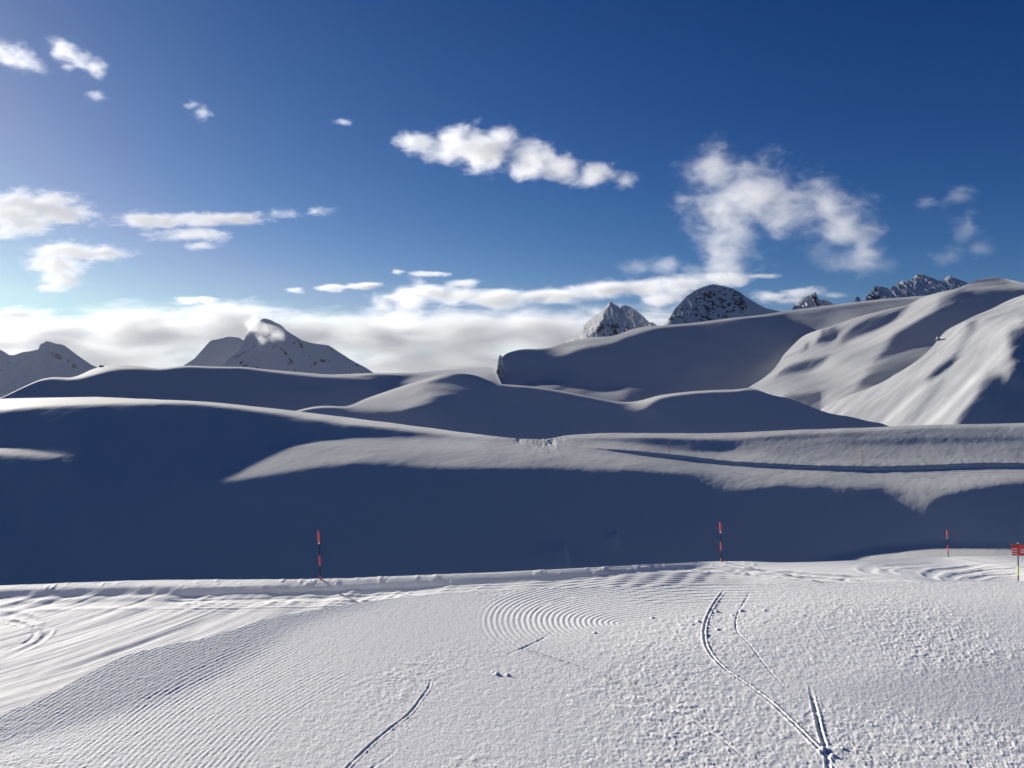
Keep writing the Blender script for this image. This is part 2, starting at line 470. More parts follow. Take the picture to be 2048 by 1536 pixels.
L['mid'] = Layer(
    crest=[(-420, 905), (200, 860), (540, 834), (585, 823), (615, 816), (643, 812), (665, 812), (688, 814), (732, 797), (770, 784), (807, 772), (835, 763), (859, 756), (880, 750), (903, 747), (937, 748), (955, 752), (971, 759), (995, 768), (1020, 770),
           (1047, 772), (1085, 776), (1115, 781), (1160, 789), (1200, 797), (1230, 802), (1255, 804), (1280, 801), (1312, 792), (1360, 785), (1428, 779), (1480, 778), (1499, 774), (1514, 778), (1538, 788), (1577, 796), (1606, 807), (1640, 820),
           (1663, 827), (1700, 832), (1742, 843), (1766, 846), (1790, 860), (1850, 885), (2470, 960)],
    foot=[(-420, 960), (540, 900), (1100, 925), (1500, 920), (1850, 930), (2470, 1010)], base=SH,
    zones=[('poly', 0.22, 2, [(683, 815), (738, 794), (797, 775), (836, 760), (875, 749), (904, 744), (915, 746), (890, 756), (865, 762), (855, 767), (894, 769), (920, 776), (941, 781), (920, 780), (885, 777), (855, 775), (842, 774), (855, 781),
                                (885, 785), (914, 786), (922, 788), (894, 789), (865, 793), (855, 800), (865, 804), (846, 810), (801, 822), (777, 824), (713, 821)]),
           ('rim', 0.3, 1.5, [(560, 0), (585, 3), (643, 3.5), (688, 3), (760, 6), (860, 4), (905, 1), (940, 0), (980, 0), (1000, 3), (1080, 2.5), (1200, 2.5), (1250, 4), (1320, 6), (1400, 5), (1480, 4), (1500, 3), (1530, 0), (2470, 0)]),
           ('poly', 0.32, 2, [(1240, 800), (1269, 798), (1292, 792), (1312, 786), (1345, 784), (1335, 791), (1312, 800), (1300, 807), (1292, 818), (1277, 819), (1262, 812)])],
    ties=[(1300, 850, 250, 8), (640, 840, 240, 6), (900, 760, 330, 5), (1200, 800, 330, 5), (1500, 780, 310, 5), (1700, 840, 260, 4), (1500, 860, 240, 5), (1000, 880, 230, 5)],
    tilt=27, nt=56, dx=9, lam=1.0, x0=380, x1=2000)
L['left'] = Layer(
    crest=[(-420, 880), (-200, 840), (0, 796), (51, 772), (85, 758), (113, 754), (140, 756), (171, 745), (198, 734), (239, 730), (273, 732), (321, 737), (342, 734), (376, 731), (427, 733), (478, 733), (530, 738), (615, 746), (660, 749), (705, 747), (756, 745),
           (825, 746), (876, 741), (927, 738), (960, 735), (985, 733.5), (993, 737), (999, 752), (1004, 770), (1012, 800), (1080, 850), (1200, 880)],
    foot=[(-420, 905), (0, 860), (600, 880), (1000, 860), (1200, 900)], base=SH,
    zones=[('rim', 0.33, 1.5, [(-420, 0), (60, 1), (113, 3), (150, 5), (200, 6), (250, 7), (290, 3), (400, 2.5), (480, 2.5), (550, 4), (620, 5), (700, 6), (760, 3.5), (830, 4), (1000, 5)]),
           ('poly', 0.3, 3, [(139, 754), (168, 744), (190, 733), (217, 726), (249, 726), (278, 730), (242, 736), (212, 742), (198, 748), (168, 755), (158, 758)]),
           ('poly', 0.28, 3, [(806, 764), (826, 755), (818, 747), (855, 742), (894, 736), (1010, 725), (1012, 745), (985, 775), (970, 772), (930, 775), (850, 779), (800, 790), (790, 778), (828, 768)]),
           ('poly', 0.3, 1.5, [(596, 778), (615, 774), (645, 773.5), (625, 777), (605, 779)]),
           ('poly', 0.2, 1.2, [(625, 783), (650, 782), (682, 786), (650, 785)]),
           ('poly', 0.3, 2, [(640, 750), (700, 751), (745, 757), (740, 760), (690, 755)])],
    ties=[(200, 740, 520, 6), (700, 750, 560, 6), (950, 745, 520, 6), (400, 800, 420, 6), (0, 800, 400, 4), (800, 840, 420, 4)],
    tilt=27, nt=52, dx=9, lam=1.0, x0=-420, x1=1180)
L['big'] = Layer(
    crest=[(880, 900), (960, 820), (984, 772), (989, 748), (994, 727), (1002, 713), (1020, 706), (1049, 700), (1087, 698), (1110, 692), (1131, 686), (1162, 679), (1182, 674), (1205, 675), (1227, 673), (1245, 667), (1265, 659), (1292, 653), (1326, 649.5),
           (1428, 640.5), (1531, 629), (1582, 621.5), (1650, 613), (1748, 600), (1811, 595), (1852, 592.5), (1950, 585), (2150, 575), (2470, 570)],
    foot=[(880, 940), (1000, 850), (1300, 850), (1560, 840), (1700, 780), (2470, 720)], base=-0.025,
    zones=[('poly', 0.28, 3, [(1105, 690), (1125, 680), (1149, 674), (1176, 668), (1186, 672), (1180, 678), (1223, 678), (1245, 662), (1259, 652), (1288, 646), (1330, 645), (1310, 657), (1288, 665), (1266, 672), (1245, 676), (1223, 684), (1193, 691), (1171, 693),
                              (1149, 700), (1127, 712), (1112, 712), (1100, 702)]),
           ('poly', 0.13, 5, [(1560, 620), (1650, 605), (1748, 592), (1852, 585), (1900, 600), (1830, 610), (1700, 642), (1620, 670), (1611, 655), (1600, 642), (1575, 634)]),
           ('poly', 0.03, 4, [(1600, 630), (1680, 614), (1760, 604), (1830, 600), (1760, 612), (1680, 624), (1620, 634)]),
           ('rim', 0.25, 1.5, [(1000, 0), (1040, 1), (1100, 4), (1290, 5), (1400, 4), (1600, 4), (1852, 4), (2470, 3)]),
           ('poly', 0.2, 2.5, [(1020, 771), (1044, 763), (1078, 759), (1101, 756), (1115, 756.5), (1128, 760), (1134, 769), (1117, 773), (1100, 778), (1062, 776)]),
           ('poly', 0.2, 2.5, [(1110, 783), (1142, 773), (1167, 771.5), (1181, 775), (1201, 777), (1224, 776), (1248, 772.5), (1266, 773.5), (1249, 785), (1253, 803), (1224, 805), (1175, 796)]),
           ('poly', SH, 1.5, [(1158, 784), (1190, 781.5), (1182, 788)]),
           ('poly', 0.30, 1.5, [(985, 735), (994, 722), (1001, 716), (999, 735), (1004, 760), (997, 772), (990, 768)])],
    ties=[(1010, 740, 540, 6), (1300, 700, 640, 6), (1300, 810, 470, 6), (1600, 640, 720, 6), (1100, 770, 480, 5), (1800, 610, 760, 5), (1560, 760, 500, 5)],
    tilt=28, nt=56, dx=9, lam=1.2, x0=900, x1=2400)
L['right'] = Layer(
    crest=[(1380, 850), (1470, 800), (1499, 773), (1521, 761), (1539, 746), (1558, 728), (1564, 710), (1585, 693), (1597, 677), (1613, 668), (1650, 656), (1675, 648), (1714, 634), (1780, 617), (1821, 608), (1844, 594), (1865, 588), (1883, 583), (1905, 579), (1921, 575),
           (1935, 567), (1956, 560), (1975, 556), (1996, 554), (2010, 557), (2048, 566), (2150, 580), (2470, 620)],
    foot=[(1380, 880), (1500, 835), (1640, 850), (1760, 800), (1850, 760), (1950, 700), (2048, 660), (2470, 660)], base=0.33,
    zones=[('poly', 0.42, 8, [(1835, 593), (1890, 586), (1880, 610), (1830, 642), (1770, 680), (1720, 705), (1660, 722), (1580, 737), (1530, 762), (1500, 780), (1540, 745), (1565, 728), (1600, 715), (1680, 692), (1740, 668), (1790, 640), (1820, 608)]),
           ('poly', 0.42, 6, [(1556, 728), (1562, 706), (1590, 685), (1613, 664), (1655, 652), (1640, 690), (1600, 712)]),
           ('poly', 0.10, 8, [(1880, 595), (1925, 578), (1935, 590), (1905, 605), (1900, 618), (1870, 630)]),
           ('poly', -0.025, 7, [(1925, 578), (2060, 577), (2470, 590), (2470, 640), (2060, 640), (1870, 690), (1831, 700), (1790, 713), (1748, 724), (1769, 698), (1779, 682), (1790, 667), (1831, 644), (1852, 632), (1880, 620), (1905, 607), (1897, 597), (1910, 588)]),
           ('poly', 0.08, 5, [(1730, 740), (1790, 716), (1831, 704), (1870, 692), (1850, 715), (1800, 745), (1750, 770)]),
           ('poly', -0.025, 6, [(1554, 752), (1568, 736), (1589, 726), (1617, 720), (1656, 712), (1646, 726), (1617, 742), (1593, 747), (1566, 748)]),
           ('poly', -0.04, 2, [(1605, 705), (1610, 690), (1620, 676), (1618, 690), (1610, 704)]),
           ('poly', -0.05, 2, [(1631, 690), (1644, 660), (1653, 656), (1646, 682)]),
           ('poly', -0.025, 5, [(1646, 684), (1653, 663), (1667, 653), (1680, 660), (1672, 678), (1652, 687)]),
           ('poly', -0.025, 6, [(1679, 686), (1687, 671), (1710, 650), (1734, 637), (1780, 623), (1817, 612), (1790, 640), (1748, 662), (1714, 674), (1685, 688)]),
           ('poly', -0.025, 6, [(1714, 776), (1720, 761), (1740, 749), (1777, 742), (1768, 757), (1745, 773)]),
           ('poly', -0.025, 6, [(1560, 796), (1570, 791), (1597, 788), (1640, 783), (1645, 792), (1643, 812), (1660, 850), (1600, 850)]),
           ('poly', 0.4, 2, [(1925, 573), (1990, 571), (2005, 572.5), (1990, 574.5), (1930, 576)]),
           ('poly', 0.13, 4, [(1930, 572), (1940, 562), (1990, 548), (2020, 560), (2015, 570), (1990, 571)])],
    ties=[(1540, 760, 430, 8), (1700, 760, 470, 6), (1850, 610, 640, 6), (1620, 800, 420, 5), (2000, 560, 760, 5), (2000, 600, 700, 4), (1600, 690, 520, 5)],
    tilt=30, nt=64, dx=8, lam=0.45, x0=1440, x1=2400)
L['near_right'] = Layer(
    crest=[(1560, 850), (1625, 830), (1644, 816), (1685, 797), (1748, 772), (1811, 737), (1843, 715), (1860, 699), (1872, 687), (1878, 676), (1887, 663), (1906, 652), (1938, 636), (1985, 617), (2017, 601), (2048, 590), (2150, 560), (2470, 480)],
    foot=[(1560, 900), (1650, 880), (2048, 880), (2470, 880)], base=0.44,
    zones=[('poly', 0.34, 10, [(1700, 830), (1780, 790), (1850, 745), (1900, 700), (1890, 740), (1840, 800), (1780, 850), (1700, 860)]),
           ('poly', 0.30, 8, [(1930, 660), (1955, 655), (1935, 690), (1912, 720), (1885, 770), (1830, 840), (1800, 850), (1860, 780), (1900, 720)]),
           ('poly', 0.62, 7, [(1845, 850), (1900, 803), (1935, 765), (1998, 698), (2036, 648), (2046, 650), (2006, 705), (1944, 772), (1911, 808), (1858, 852)]),
           ('poly', 0.60, 6, [(1760, 848), (1830, 780), (1850, 762), (1858, 766), (1840, 786), (1772, 850)]),
           ('poly', -0.025, 5, [(1852, 758), (1873, 738), (1894, 723), (1915, 711), (1919, 715), (1898, 734), (1873, 752)]),
           ('poly', 0.06, 6, [(1933, 642), (1954, 640), (1948, 657), (1936, 661)]),
           ('poly', -0.025, 8, [(2060, 650), (2027, 657), (2017, 667), (2015, 686), (2023, 698), (2021, 717), (2027, 725), (2015, 759), (1998, 748), (1977, 752), (1963, 767), (1956, 786), (1948, 802), (1925, 825), (1915, 840), (1912, 862), (1912, 900), (2060, 900), (2470, 900), (2470, 560)]),
           ('poly', -0.05, 2, [(2036, 645), (2048, 640), (2100, 640), (2100, 648), (2048, 646)])],
    ties=[(1700, 830, 260, 6), (1850, 820, 250, 6), (1900, 670, 350, 6), (2040, 600, 400, 6), (2040, 840, 240, 5), (2000, 720, 310, 4)],
    tilt=30, nt=56, dx=8, lam=0.5, x0=1580, x1=2470, steep=48)

# far summits: jagged skylines, rock showing through the snow
def peak(key, crest, foot, base, zones, dist, dx=3.0, nt=30, tilt=38, lam=1.0, **kw):
    xs = [c[0] for c in crest]
    x0, x1 = min(xs), max(xs)
    mid = 0.5 * (x0 + x1)
    ties = [(x0 + f * (x1 - x0), curve_y(crest, np.array([x0 + f * (x1 - x0)]), False)[0] + 8, dist * (1 + 0.05 * abs(f - 0.5)), 3) for f in (0.1, 0.3, 0.5, 0.7, 0.9)]
    L[key] = Layer(crest, foot, base, zones, ties, x0=x0, x1=x1, dx=dx, nt=nt, tilt=tilt, smooth=False, lam=lam, steep=60, p=1.3, **kw)

peak('peak_a', [(-300, 640), (-120, 668), (0, 699.5), (6, 702), (19, 710.5), (29, 710), (37, 707), (45, 704), (59, 702.5), (70, 700), (77, 698), (78.5, 691.5), (82, 688), (89, 685), (91.5, 682), (97, 683), (103, 684), (114, 688), (122, 688),
                (132, 693), (144, 702), (154, 710), (168, 719), (183, 729.6), (195, 735), (240, 765), (300, 800)], [(-300, 860), (0, 850), (300, 860)], -0.05, [], 2600)
peak('peak_b', [(330, 760), (370, 729), (389, 717), (401, 703.5), (418, 684), (424, 680), (438, 678), (457, 673), (477, 675), (500, 688), (560, 740)], [(330, 800), (560, 800)], -0.05, [], 5200)
peak('peak_c', [(400, 770), (451, 721), (475, 701), (487, 682), (494, 668), (506, 655), (516, 643), (522, 639), (530, 637), (541, 640), (553, 646), (563, 651), (571, 659.5), (584, 668), (604, 681), (623, 686), (643, 689), (657, 691),
                (666, 696), (682, 707), (701, 719), (715, 727), (731, 735), (790, 775)], [(400, 800), (790, 800)], -0.07, [('poly', -0.02, 6, [(600, 690), (660, 690), (730, 740), (660, 745)])], 4600)
peak('peak_d', [(1080, 720), (1129, 688), (1136, 678), (1145, 676), (1151, 670.5), (1160, 662), (1170, 648.6), (1179, 639), (1190, 631), (1205, 621), (1214, 612), (1219.6, 604), (1222.5, 603), (1228, 607.6), (1237, 613), (1241.6, 617),
                (1243, 612), (1249, 610), (1257.7, 612), (1266.5, 617), (1275, 623), (1284, 630), (1291, 637), (1300, 645.6), (1304.6, 644), (1312, 649), (1340, 672), (1380, 700)], [(1080, 760), (1380, 740)], 0.0,
     [('poly', 0.33, 1.5, [(1219, 600), (1219.6, 613), (1212, 618), (1209, 625), (1206, 637), (1203.5, 644), (1196, 651.5), (1195, 657), (1186, 666), (1174, 675), (1150, 700), (1080, 730), (1080, 690), (1160, 650)]),
      ('poly', 0.05, 3, [(1243, 606), (1290, 630), (1310, 650), (1280, 665), (1250, 640)])], 3200, lam=0.5)
peak('peak_e', [(1290, 700), (1327.6, 650), (1343, 629), (1350, 617), (1360, 607), (1374, 592), (1391, 580), (1408, 573), (1425, 568.5), (1439, 570.6), (1463, 576), (1480, 585), (1497, 597), (1514, 607), (1531, 616), (1558, 622.5), (1620, 645)],
     [(1290, 740), (1620, 690)], 0.0, [('poly', 0.3, 1.5, [(1320, 655), (1335, 632), (1345, 622), (1338, 645), (1326, 665)])], 3000)
peak('peak_f', [(1560, 650), (1583.5, 620.5), (1589, 611), (1597, 602), (1607, 595), (1617, 592), (1625.5, 590), (1629.4, 583.4), (1632, 585), (1634, 593), (1640, 601), (1646, 599), (1656, 602), (1665.5, 607), (1710, 630)],
     [(1560, 690), (1710, 680)], 0.05, [('poly', 0.22, 2, [(1580, 625), (1592, 600), (1605, 592), (1600, 615), (1590, 630)]), ('poly', -0.05, 2, [(1628, 580), (1640, 595), (1668, 608), (1640, 640), (1630, 610)])], 2900)
peak('peak_g', [(1690, 630), (1704.6, 606), (1708.5, 599), (1715, 593), (1720, 597), (1723, 604), (1736, 630)], [(1690, 660), (1736, 660)], 0.05, [('poly', -0.05, 1.5, [(1715, 590), (1728, 600), (1730, 640), (1716, 640)])], 2600, nt=24)
peak('peak_h', [(1712, 640), (1727, 604), (1732, 593), (1742, 583.5), (1747.6, 576.6), (1750, 571), (1760.5, 573), (1779, 577.5), (1783, 573), (1796, 567), (1804, 562), (1821, 561), (1827, 555.6), (1833, 549), (1848, 548.7), (1856, 552.5),
                (1867, 556.7), (1877, 562), (1885.5, 560), (1892, 555.6), (1897, 551.5), (1904, 553.5), (1919, 559), (1929, 563), (1936.5, 566), (1980, 585)], [(1712, 680), (1980, 650)], 0.02,
     [('poly', 0.3, 1.2, [(1885, 560), (1890, 554), (1897, 548), (1900, 556), (1893, 560)]), ('poly', 0.3, 1.0, [(1796, 570), (1804, 559), (1808, 562), (1800, 572)]), ('poly', 0.3, 1, [(1826, 558), (1832, 547), (1836, 550), (1830, 560)])], 2700)

def windblown(P, amp, scale, seed, stretch=2.2, ang=0.7, oct_=4):
    """Small wind ripples: heights of an elongated noise laid in ground coordinates."""
    X, Yw = P[..., 0], P[..., 1]
    c, s_ = math.cos(ang), math.sin(ang)
    a, b = X * c + Yw * s_, -X * s_ + Yw * c
    return amp * fbm(a / (scale * stretch), b / scale, oct_, seed)

def build_slope(key, name, mat, step=3.0, nt_f=150, amp=0.06, scale=1.2, seed=1, back_len=0.5, back_drop=0.35, x0=None, x1=None, margin=60, broad=3.0, streak=None, extra=None, roll=None):
    ly = L[key]
    xs = columns(step, ly.x0 if x0 is None else x0, (ly.x0 + ly.dx * (ly.nx - 1)) if x1 is None else x1, margin)
    xs = xs[(xs >= ly.x0) & (xs <= ly.x0 + ly.dx * (ly.nx - 1))]
    P, Xg, Yg, back = ly.grid(xs, nt_f, 10, back_len, back_drop)
    h = windblown(P, amp, scale, seed) + windblown(P, amp * broad, scale * 9, seed + 5, 1.6, 0.5, 3)
    if streak:                                        # flutes running down the slope, between two traced points
        (ax, ay), (bx, by), sw, sa = streak
        A_, B_ = ly.point(ax, ay), ly.point(bx, by)
        an = math.atan2(B_.y - A_.y, B_.x - A_.x)
        h = h + windblown(P, sa, sw, seed + 11, 7.0, an, 4)
    if roll:                                          # broad soft rolls under the snow
        h = h + roll[0] * fbm(P[..., 0] / roll[1] + 3.7 * seed, P[..., 1] / (roll[1] * 0.7), 2, seed + 21)
    if extra is not None:
        h = h + extra(P)
    P[..., 2] += h
    o = mesh_grid(name, P, mat)
    setting(o)
    return o, P
# ------------------------------------------------------------------ the ground under everything, out to the horizon
me = bpy.data.meshes.new('snowfield')
me.from_pydata([(-60000, -300, -420), (60000, -300, -420), (60000, 60000, -420), (-60000, 60000, -420)], [], [(0, 1, 2, 3)])
me.materials.append(M_SNOW_FAR)
o = bpy.data.objects.new('snowfield', me); COL.objects.link(o); setting(o)

def foot_bump(P):
    # the wind scoop and the little drift at the foot of the big shaded slope
    X, Y = P[..., 0], P[..., 1]
    h = np.zeros_like(X)
    for (px_, py_), rx, ry, hh in (((1075, 1122), 3.4, 2.4, 0.75), ((1215, 1079), 1.3, 1.0, 0.5)):
        c = L['hill'].point(px_, py_)
        u = (X - c.x) / rx
        f = np.exp(-((Y - c.y) / ry)**2) * np.where(u < 1, np.exp(-(np.minimum(u - 1, 0) / 1.1)**2), np.exp(-((u - 1) / 0.12)**2))
        h += hh * f
    # the road cut across the slope: a bank on its uphill side, ruts on its bed
    road = [tuple(L['hill'].point(x, y)[:2]) for x, y in ((1140, 890.5), (1160, 895), (1209, 901), (1276, 908), (1342, 915.5), (1400, 922.5), (1495, 932), (1621, 937.5), (1764, 941), (1875, 938), (1970, 934.5), (2048, 934.5), (2470, 935))]
    pts = resample(road, 70)
    m = (X > pts[:, 0].min() - 4) & (Y > pts[:, 1].min() - 14) & (Y < pts[:, 1].max() + 14)
    d, run, side, Lt = line_dist(pts, X[m], Y[m])
    s_ = -d * side                                    # positive uphill, away from the viewer
    ramp = sstep(0, 14, run)
    bank = 0.40 * ramp * sstep(0.0, 0.45, s_) * np.where(s_ > 0.45, np.exp(-(np.maximum(s_ - 0.45, 0) / 5.0)**2), 1)
    bank += 0.06 * ramp * (s_ > 0.1) * np.exp(-(s_ / 1.5)**2) * fbm(X[m] / 0.8, Y[m] / 0.8, 3, 207)
    rut = 0
    for off, wd, dp in ((-1.3, 0.14, 0.05), (-2.1, 0.14, 0.05), (-2.9, 0.12, 0.035)):
        rut = rut - dp * np.exp(-((s_ - off + 0.25 * vnoise(run / 9, run * 0, 208)) / wd)**2) + 0.3 * dp * np.exp(-((s_ - off - 0.35) / 0.2)**2)
    h[m] += bank + rut * sstep(0, 4, run) * (s_ < 0.2)
    # trampled snow where the road goes over the crest
    for (px_, py_), r_ in (((1085, 880), 2.6), ((1100, 883), 2.2), ((1042, 879), 1.2)):
        c = L['hill'].point(px_, py_)
        f = np.exp(-(((X - c.x) / r_)**2 + ((Y - c.y) / (r_ * 2))**2))
        h += f * (0.15 * fbm(X / 0.6, Y / 2.5, 3, 210 + px_) - 0.06)
    return h
build_slope('hill', 'hill', M_SNOW, nt_f=240, amp=0.015, scale=0.38, seed=3, broad=3.5, step=2.4, extra=foot_bump, roll=(0.12, 14.0))
build_slope('mid', 'hill', M_SNOW, nt_f=140, amp=0.025, scale=1.0, seed=13, roll=(0.3, 30.0))
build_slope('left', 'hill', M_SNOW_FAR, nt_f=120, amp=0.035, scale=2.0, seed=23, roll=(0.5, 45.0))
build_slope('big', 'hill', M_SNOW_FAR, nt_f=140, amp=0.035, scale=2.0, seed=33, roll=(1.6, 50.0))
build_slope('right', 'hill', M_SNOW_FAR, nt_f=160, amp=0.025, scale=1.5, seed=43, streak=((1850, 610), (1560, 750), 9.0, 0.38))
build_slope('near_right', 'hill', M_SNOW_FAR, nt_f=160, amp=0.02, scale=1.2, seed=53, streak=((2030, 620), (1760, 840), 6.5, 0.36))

# ------------------------------------------------------------------ rock and snow of the far summits
def rock_material(name, rock=(0.03, 0.038, 0.06)):
    m, t, b = new_mat(name)
    b.inputs['Roughness'].default_value = 0.85
    b.inputs['Specular IOR Level'].default_value = 0.15
    at = t.nodes.new('ShaderNodeAttribute'); at.attribute_name = 'rock'
    mx = t.nodes.new('ShaderNodeMix'); mx.data_type = 'RGBA'
    mx.inputs['A'].default_value = (0.56, 0.57, 0.58, 1)
    mx.inputs['B'].default_value = (*rock, 1)
    t.links.new(at.outputs['Fac'], mx.inputs['Factor'])
    t.links.new(mx.outputs['Result'], b.inputs['Base Color'])
    return m
M_ROCK = rock_material('rock_and_snow')

def build_peak(key, seed, rock=0.0, relief=1.0, patches=(), step=1.3, nt_f=110, grain=14.0, summit=None, ribs=0.0):
    """rock: how much bare rock; patches: traced places where the rock gathers (polygon, extra)."""
    ly = L[key]
    xs = np.arange(ly.x0, ly.x0 + ly.dx * (ly.nx - 1), step)
    P, Xg, Yg, back = ly.grid(xs, nt_f, 6, 0.12, 2.0)
    dist = P[:, back:, 1].mean()
    px = dist / FPX                                   # metres per photo pixel at that range
    X, Y, Z = P[..., 0] / px, P[..., 1] / px, P[..., 2] / px
    # gullies run down the face: noise stretched along the fall line
    g = ridged(X / grain, (Z + 0.4 * Y) / (grain * 2.6), 5, seed)
    f = fbm(X / (grain * 0.35), (Z * 1.0 + 0.3 * Y) / (grain * 0.5), 4, seed + 9)
    fade = np.ones_like(X); fade[:, :back] = 0.3
    crestfade = np.concatenate([np.full((len(xs), back), 0.25), np.broadcast_to(0.25 + 0.75 * sstep(0, 0.25, np.linspace(0, 1, nt_f)), (len(xs), nt_f))], 1)
    h = (g * 1.5 + f * 0.45) * relief * px * crestfade
    n = vnormals(P)
    P = P + n * h[..., None]
    rk = 0.62 * fbm(X / (grain * 0.42), (Z + 0.35 * Y) / (grain * 0.62), 4, seed + 77) + 0.30 * g
    if summit is not None:                            # ribs of rock running down and out from the summit
        ax = np.abs(X / 1.0 - (summit - CX))
        across, along = Z + 0.85 * ax, ax - 0.5 * Z
        rib = ridged(across / 13.0, along / 60.0 + 0.3 * f, 4, seed + 41)
        rk = 0.55 * rk + ribs * rib
    gain = np.full_like(X, rock)
    yy = np.concatenate([np.repeat(Yg[:, :1], back, 1), Yg], 1); xx = np.concatenate([np.repeat(Xg[:, :1], back, 1), Xg], 1)
    for poly, extra in patches:
        gain = gain + extra * sstep(-6, 6, poly_sd(poly, xx, yy))
    rk = sstep(0.34, 0.42, rk + gain)
    o = mesh_grid('mountain', P, M_ROCK)
    at = o.data.attributes.new('rock', 'FLOAT', 'POINT')
    at.data.foreach_set('value', rk.reshape(-1).astype(np.float32))
    setting(o)
    return o

build_peak('peak_a', 101, -0.06, 0.8, [([(88, 690), (105, 700), (150, 725), (160, 740), (140, 738), (100, 712)], 0.28), ([(0, 705), (25, 730), (50, 770), (30, 780), (0, 740)], 0.12)], grain=26, summit=91, ribs=0.25)
build_peak('peak_b', 111, -0.2, 0.4, grain=18)
build_peak('peak_c', 121, -0.06, 1.3, [([(540, 670), (600, 690), (690, 745), (560, 745)], 0.1), ([(450, 725), (490, 690), (490, 735)], 0.12)], grain=30, summit=530, ribs=0.42)
build_peak('peak_d', 131, -0.03, 0.8, [([(1180, 668), (1205, 645), (1260, 650), (1255, 670)], 0.32), ([(1160, 660), (1200, 625), (1206, 640), (1180, 668)], 0.08)], step=0.9, grain=10, summit=1222, ribs=0.3)
build_peak('peak_e', 141, 0.09, 0.6, [([(1380, 600), (1420, 580), (1470, 590), (1500, 620), (1400, 640)], 0.12), ([(1500, 600), (1560, 622), (1540, 640), (1490, 640)], -0.25)], step=0.8, grain=11)
build_peak('peak_f', 151, 0.04, 1.0, [([(1625, 580), (1640, 600), (1640, 620), (1625, 615)], 0.35)], step=0.6, grain=8)
build_peak('peak_g', 161, 0.15, 0.8, step=0.5, grain=7)
build_peak('peak_h', 171, 0.03, 0.9, [([(1725, 610), (1750, 572), (1765, 600), (1740, 612)], 0.22), ([(1790, 570), (1830, 560), (1850, 590), (1800, 600)], 0.1)], step=0.8, grain=9)

# ------------------------------------------------------------------ rocks
def rock_body(name, key, x, y, w_px, h_px, seed, dist=None, stretch=(1, 1, 1), snow=0.35, label=None, push=0.0):
    p = L[key].point(x, y)
    d = p.y - push
    p = Vector(((x - CX) / FPX * d, d, CAMZ + (CY - y) / FPX * d))
    u = d / FPX
    bm = bmesh.new()
    bmesh.ops.create_icosphere(bm, subdivisions=5, radius=0.5)
    co = np.array([v.co for v in bm.verts])
    n = ridged(co[:, 0] * 3.1 + seed, co[:, 2] * 2.2 + co[:, 1] * 2.7, 4, seed) * 0.16 + 0.09 * fbm(co[:, 0] * 9, co[:, 2] * 9 + co[:, 1] * 7, 3, seed + 3)
    co = co * (1 + n[:, None] * 1.3)
    co = np.sign(co) * np.abs(co)**0.92
    co *= np.array([w_px * u, w_px * u * 0.8, h_px * u])
    for v, c in zip(bm.verts, co):
        v.co = c
    bm.normal_update()
    up = np.array([v.normal.z for v in bm.verts])
    rk = sstep(0.75 - snow, 0.45 - snow, up + 0.5 * fbm(co[:, 0] / (w_px * u) * 6, co[:, 2] / (h_px * u) * 6, 3, seed + 8))
    me = bpy.data.meshes.new(name); bm.to_mesh(me); bm.free()
    at = me.attributes.new('rock', 'FLOAT', 'POINT'); at.data.foreach_set('value', rk.astype(np.float32))
    me.materials.append(M_ROCK)
    o = bpy.data.objects.new(name, me); COL.objects.link(o); o.location = p
    o['label'] = label; o['category'] = 'rock'
    return o
rock_body('rock', 'hill', 1083, 1128, 8, 6, 5, snow=-0.3, label='small dark stone lying on the snow drift at the foot of the shaded slope')
rock_body('rock_outcrop', 'big', 1001, 743, 12, 56, 8, snow=0.62, push=3, label='steep snow plastered rock cliff at the left end of the big shaded slope')
rock_body('rock_outcrop', 'near_right', 1876, 680, 7, 11, 12, snow=0.45, push=0.2, label='rock step crusted with snow on the skyline of the bright right slope')
rock_body('rock', 'left', 203, 733.5, 8, 6, 14, snow=0.0, push=1, label='small rock on the skyline of the far left hill')
# ------------------------------------------------------------------ groomed and skied snow: crust, corduroy, ski tracks, as real relief
def on(key, pts):
    """Traced points as places on the ground (x, y in metres)."""
    return [tuple(L[key].point(x, y)[:2]) for x, y in pts]

def groove(X, Y, line, width, depth, rim=0.35, ends=0.25, wob=0.0, seed=0):
    pts = resample(line, 50)
    h = np.zeros_like(X)
    x0, y0 = pts.min(0) - 6 * width; x1, y1 = pts.max(0) + 6 * width
    m = (X > x0) & (X < x1) & (Y > y0) & (Y < y1)
    if not m.any(): return h
    d, run, side, Lt = line_dist(pts, X[m], Y[m])
    q = d / width
    prof = -depth * np.exp(-q**4) + rim * depth * np.exp(-((q - 1.75) / 0.5)**2) * (1 + wob * 1.5 * vnoise(run / width * 0.8, side, seed))
    prof *= sstep(0, ends, run) * sstep(0, ends, Lt - run)
    if wob: prof *= 1 + wob * 1.6 * vnoise(run / width * 0.35, side * 0 + 3.3, seed + 1)
    h[m] = prof
    return h

def corduroy(X, Y, line, half, pitch, amp, ends=0.5, seed=0):
    pts = resample(line, 60)
    h = np.zeros_like(X); k = np.zeros_like(X)
    x0, y0 = pts.min(0) - 1.5 * half; x1, y1 = pts.max(0) + 1.5 * half
    m = (X > x0) & (X < x1) & (Y > y0) & (Y < y1)
    if not m.any(): return h, k
    d, run, side, Lt = line_dist(pts, X[m], Y[m])
    s_ = d * side
    fade = sstep(half, half * 0.8, d) * sstep(0, ends, run) * sstep(0, ends, Lt - run)
    fade *= 0.55 + 0.9 * np.clip(fbm(X[m] * 1.3, Y[m] * 1.3, 3, seed) + 0.35, 0, 0.6)
    c = np.cos(2 * math.pi * s_ / pitch)
    h[m] = amp * fade * (np.sign(c) * np.abs(c)**0.7) * 0.5
    k[m] = fade
    return h, k

